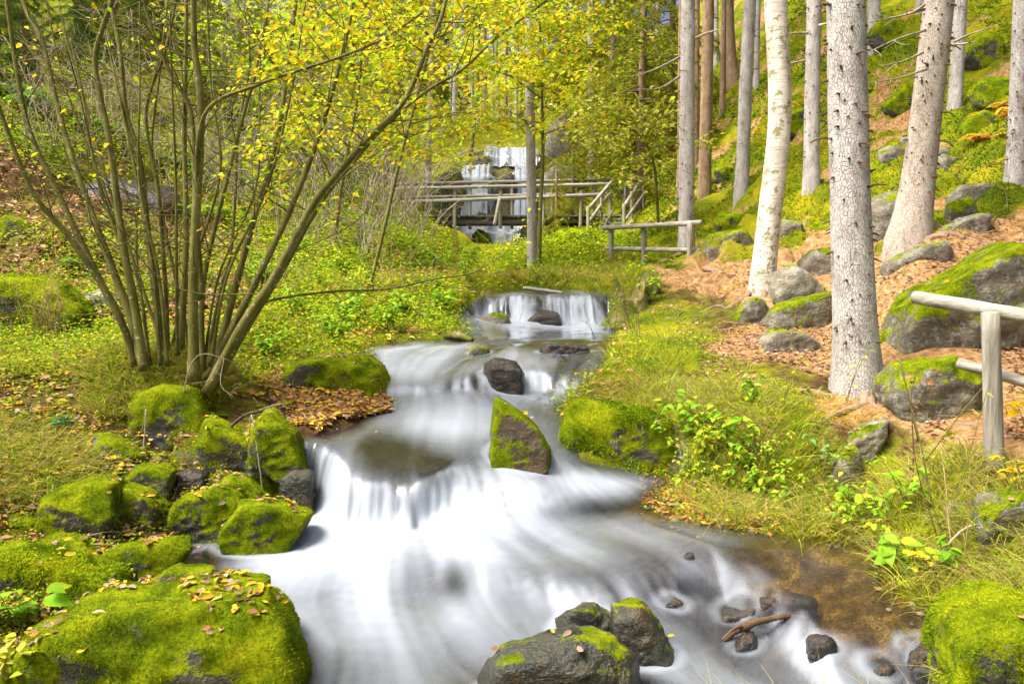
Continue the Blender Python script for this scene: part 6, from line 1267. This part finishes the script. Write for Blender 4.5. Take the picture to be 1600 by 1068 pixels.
# tall thin shoots with few leaves
def shoot(label, paths, Y, r0, mat, leaves=0, pal=None, size=.05, group='tall thin shoots on the right bank', seed=0, name='tall_shoot'):
    r = np.random.default_rng(seed + 7); mb = MB(); b = at(*paths[0][0], Y); root = empty(name, b); tag(root, label, 'plant', group); SS = []
    for k, pp_ in enumerate(paths):
        W = np.array([at(x, y, Y + .06 * j * ((-1) ** k)) for j, (x, y) in enumerate(pp_)]); 
        if k == 0: W[0][2] = min(W[0][2], float(T(W[0][0], W[0][1]))) - .02
        S = spline(W, 16); SS.append((S, np.linspace(r0, r0 * .4, 16) * (1 if k == 0 else .6))); add_tube(mb, S, SS[-1][1], 5)
    for P_, rr in twigs_on(SS, 4 * len(paths), r, (.04, .14), (.3, 1), .5): add_tube(mb, P_, rr * .5, 3)
    tag(obj('stems', mb.mesh('stems', M[mat], True), root), kind='stuff')
    if leaves: lm = MB(); leaf_sprays(lm, SS, leaves, size, pal or YEL, r, .02); tag(obj('leaves', lm.mesh('leaves', M['leaf'], False), root), kind='stuff')
shoot('branching olive shoot rising from the lower right bank', [[(1490,950),(1480,860),(1455,780),(1440,700),(1420,620),(1405,560)], [(1478,880),(1440,760),(1425,690)], [(1470,820),(1500,760),(1520,690),(1545,600)], [(1446,720),(1490,660),(1535,605)], [(1435,690),(1415,600),(1400,520)]], 4.3, .008, 'hazel', 8)
shoot('dead brown stalk with curled leaves below the thick grey trunk', [[(1426,790),(1427,700),(1424,620),(1432,580)], [(1426,660),(1445,610),(1460,590)]], 4.75, .006, 'dark_twig', 26, [(.22, .11, .05), (.3, .16, .08)], .045)
shoot('slender green-yellow shoot on the right bank left of the trunk', [[(1220,700),(1228,600),(1238,520),(1245,480)], [(1226,620),(1255,560),(1285,520)]], 5.9, .005, 'hazel', 7)
shoot('thin upright shoots at the lower right corner of the bank', [[(1500,920),(1485,840),(1478,760),(1470,700)], [(1500,920),(1515,800),(1530,700)]], 4.1, .006, 'stalk', 4)
shoot('straw stalk leaning across the right bank grass', [[(1330,640),(1270,690),(1200,720),(1150,735)]], 5.7, .006, 'stalk', 0)
shoot('bare twig arching in front of the shrub foot', [[(265,590),(300,565),(350,560),(372,575)], [(350,560),(345,600),(365,620)], [(345,555),(330,590),(300,600)]], 5.85, .005, 'twig', 0, group='twigs about the shrub')
shoot('pale twig looped over the bright green wedge rock', [[(412,640),(395,655),(390,680),(394,705)], [(405,640),(430,632),(445,630)]], 5.4, .006, 'twig', 0, group='twigs about the shrub')
shoot('brown stick lying across the bank by the bed of leaves', [[(335,660),(380,650),(420,640),(440,632)]], 5.75, .016, 'dark_twig', 0, group='twigs about the shrub')
shoot('pale root hanging down the hollow boulder', [[(218,600),(228,640),(222,670),(205,690)]], 5.6, .005, 'twig', 0, group='twigs about the shrub')
shoot('thin grey stick lying over the dark slate block', [[(1440,850),(1500,830),(1560,815),(1610,795)]], 4.1, .007, 'twig', 0)
# ------------------------------------------------------------------ stump, logs and driftwood
def log(name, label, path, rads, mat, cat='log', group=None, ns=12, lump=.25, extra=()):
    W = np.array([at(*p) for p in path]); n = 22; S = spline(W, n); rr = np.interp(np.linspace(0, 1, n), np.linspace(0, 1, len(rads)), rads); mb = MB(); add_tube(mb, S, rr, ns, (1, 1, 1), lump, int(path[0][0]))
    o = obj(name, mb.mesh(name, M[mat], True)) if not extra else None
    if extra:
        root = empty(name, S[0]); obj('main_branch', mb.mesh(name, M[mat], True), root)
        for e, rd in extra: W = np.array([at(*p) for p in e]); m2 = MB(); add_tube(m2, spline(W, 10), np.linspace(rd, rd * .4, 10), 6, (1, 1, 1), .2, 3); obj('side_branch', m2.mesh('side_branch', M[mat], True), root)
        o = root
    tag(o, label, cat, group); return o
DY = hit_water(1165, 995)[1]
log('driftwood_branch', 'crooked brown driftwood branch caught in the right rapids', [(1130,1000,DY),(1150,985,DY),(1175,972,DY-.03),(1195,968,DY-.03),(1225,962,DY),(1262,965,DY+.05)], [.012,.02,.024,.016,.014,.010], 'dark_twig', 'branch', extra=[([(1170,975,DY),(1150,980,DY-.05),(1128,998,DY-.1)], .012), ([(1172,978,DY),(1158,1000,DY-.05),(1150,1030,DY-.1)], .010)])
log('fallen_log', 'pale log lying at the left rim of the upper pool', [(640,530,9.45),(680,525,9.4),(715,524,9.3),(738,532,9.2)], [.05,.06,.06,.03], 'stump', group='logs by the brook')
log('fallen_log', 'bleached log across the head of the upper cascade', [(818,450,12.9),(845,453,12.8),(880,458,12.7)], [.03,.035,.025], 'wood', group='logs by the brook')
log('fallen_log', 'root-like log lying under the middle fence', [(1015,425,15),(1040,410,15.2),(1065,398,15.4)], [.07,.08,.06], 'root', group='logs by the brook')
log('fallen_branch', 'dead branch lying across the path below the fence', [(1100,420,13.2),(1140,425,12.6),(1190,415,12.4)], [.05,.05,.03], 'root', 'branch')
# stump: broken, hollow, moss on the stream side
r = np.random.default_rng(70); bs = at(985, 505, 11.3); gz_ = float(T(bs[0], bs[1])); th = np.linspace(0, 2 * np.pi, 40, endpoint=False); rows = []
for k, t in enumerate(np.linspace(0, 1, 16)):
    hgt = .62 * (.7 + .3 * np.sin(th * 2 + 1) + .25 * fbm(np.cos(th) * 3, np.sin(th) * 3, 0, 3, 301)); rad = .24 * (1 + .7 * (1 - t) ** 3) * (1 + .22 * fbm(np.cos(th) * 1.6, np.sin(th) * 1.6, t * 1.5, 3, 302))
    rows.append(np.stack([bs[0] + np.cos(th) * rad - .05 * t, bs[1] + np.sin(th) * rad, gz_ - .15 + t * (hgt + .15)], -1))
for k, t in enumerate([.8, .5, .2]): rows.append(np.stack([bs[0] + np.cos(th) * .24 * t, bs[1] + np.sin(th) * .24 * t, np.full(40, gz_ + .2 * t + .1)], -1))
V = np.concatenate(rows); st_ = empty('tree_stump', (bs[0], bs[1], gz_)); tag(st_, 'rotten tree stump with a mossy flank beside the upper cascade', 'stump')
obj('stump_wood', mesh_np('stump_wood', V, grid_faces(len(rows), 40, True), M['stump'], True), st_)
mb = MB(); N = 1500; i = r.integers(0, 14 * 40, N); q = V[i]; keep_ = (q[:, 0] < bs[0] + .1); q = q[keep_]; N = len(q); dd = nrm(q - [bs[0], bs[1], 0]) * [1, 1, 0]
add_blades(mb, q + r.normal(0, .02, (N, 3)), dd + r.normal(0, .5, (N, 3)), r.uniform(.02, .05, N), .014, pick(MOSS_PAL, N, .25, None, r), .3, 1); tag(obj('moss', mb.mesh('moss', M['moss'], False), st_), kind='stuff')
log('root_plate', 'torn root plate lying right of the stump', [(1000,452,12),(1015,445,11.9),(1030,455,11.8)], [.10,.16,.07], 'stump', 'stump', lump=.7)
# ------------------------------------------------------------------ small stones on the bed and gravel spit
r = np.random.default_rng(88); V0, F0, _ = ico(1); mb = MB()
x, y, z = scatter(3000, 3.3, 12, -.5, .65, r); d = Dw(x, y); ok = (d > -.10) & (d < .12) & (fbm(x * 2, y * 2, 0, 2, 303) > -.25); x, y, z, = x[ok], y[ok], z[ok]
xs, ys, zs = scatter(900, 4.9, 6.2, .17, .33, r); q1, q2, _ = proj(np.stack([xs, ys, zs], -1)); ok = inpoly([(1000,745),(1060,745),(1160,790),(1240,835),(1150,835),(1040,812),(1005,790)], q1, q2)
x = np.r_[x, xs[ok]]; y = np.r_[y, ys[ok]]; z = np.r_[z, zs[ok]]
for a, b, c in zip(x, y, z):
    s = abs(r.normal(.013, .009)) + .006; mb.add(V0 * s * r.uniform(.6, 1.3, 3) * [1, 1, .6] * (1 + .12 * r.normal(0, 1, (len(V0), 1))) + [a, b, c + s * .15], F0, pick([(.05, .04, .03), (.12, .09, .05), (.22, .15, .06), (.16, .15, .14), (.3, .26, .2)], 1, .25, None, r))
k = NT('wet_pebbles'); M['pebble'] = k.done(k.bsdf(k.attr('col'), .35, k.bump(k.noise(k.pos(), 120, 3, .7), .4, .01), .5))
stuff('pebbles', 'wet pebbles along the brook margins', mb, 'pebble', 'pebbles', True)
mb = MB(); xs, ys, zs = scatter(2600, 4.7, 6.4, .15, .36, r); q1, q2, _ = proj(np.stack([xs, ys, zs], -1)); ok = inpoly([(1000,745),(1080,745),(1180,790),(1260,840),(1150,835),(1040,812),(1005,790)], q1, q2); litter(mb, xs[ok], ys[ok], zs[ok], .04, [(.42, .17, .06), (.5, .24, .08), (.3, .1, .04), (.55, .42, .05)], r); stuff('spit_leaves', 'wet orange leaves plastered on the gravel spit', mb, 'dry', 'leaves')

# leafy herbs crowding the face of the right bank
r = np.random.default_rng(123); HB = 'leafy herbs on the face of the right bank'; proto = []
for k in range(34):
    px_ = r.uniform(1000, 1400); t = (px_ - 1000) / 400; py_ = np.interp(px_, [1000, 1150, 1260, 1400], [650, 690, 700, 790]) + r.uniform(0, 1) * np.interp(px_, [1000, 1150, 1300, 1400], [60, 110, 110, 60])
    Y_ = np.interp(px_, [1000, 1150, 1260, 1400], [6.4, 5.75, 5.5, 4.8]) - .004 * (py_ - np.interp(px_, [1000, 1150, 1260, 1400], [650, 690, 700, 790]))
    plant('leafy herb among the grass on the face of the right bank', px_, py_, Y_, r.uniform(.14, .3), int(r.integers(3, 6)), int(r.integers(6, 11)), r.uniform(.035, .065), LG + [(.5, .5, .04)], HB, (r.normal(0, .15), -.35), seed=200 + k)

HL = 'leafy herb clumps in the undergrowth of the left bank'
for k in range(30):
    px_ = r.uniform(330, 780); py_ = r.uniform(395, 530); Y_ = np.interp(py_, [395, 430, 480, 530], [15.5, 12.6, 10.4, 8.8])
    b_ = at(px_, py_, Y_)
    if Dw(np.array([b_[0]]), np.array([b_[1]]))[0] > -.15: continue
    plant('leafy herb clump in the undergrowth of the left bank', px_, py_, Y_, r.uniform(.25, .5), int(r.integers(6, 10)), int(r.integers(9, 14)), r.uniform(.05, .085), LG + [(.10, .24, .02), (.45, .48, .04)], HL, (r.normal(0, .15), -.1), seed=400 + k)
for k, (px_, py_, Y_) in enumerate([(400, 440, 11), (500, 400, 13.5), (560, 440, 12), (360, 380, 12.6), (650, 410, 14), (120, 400, 10.2), (260, 400, 11)]): fern('green fern in the undergrowth of the left bank', px_, py_, Y_, .42, 'ferns of the left bank undergrowth', k)
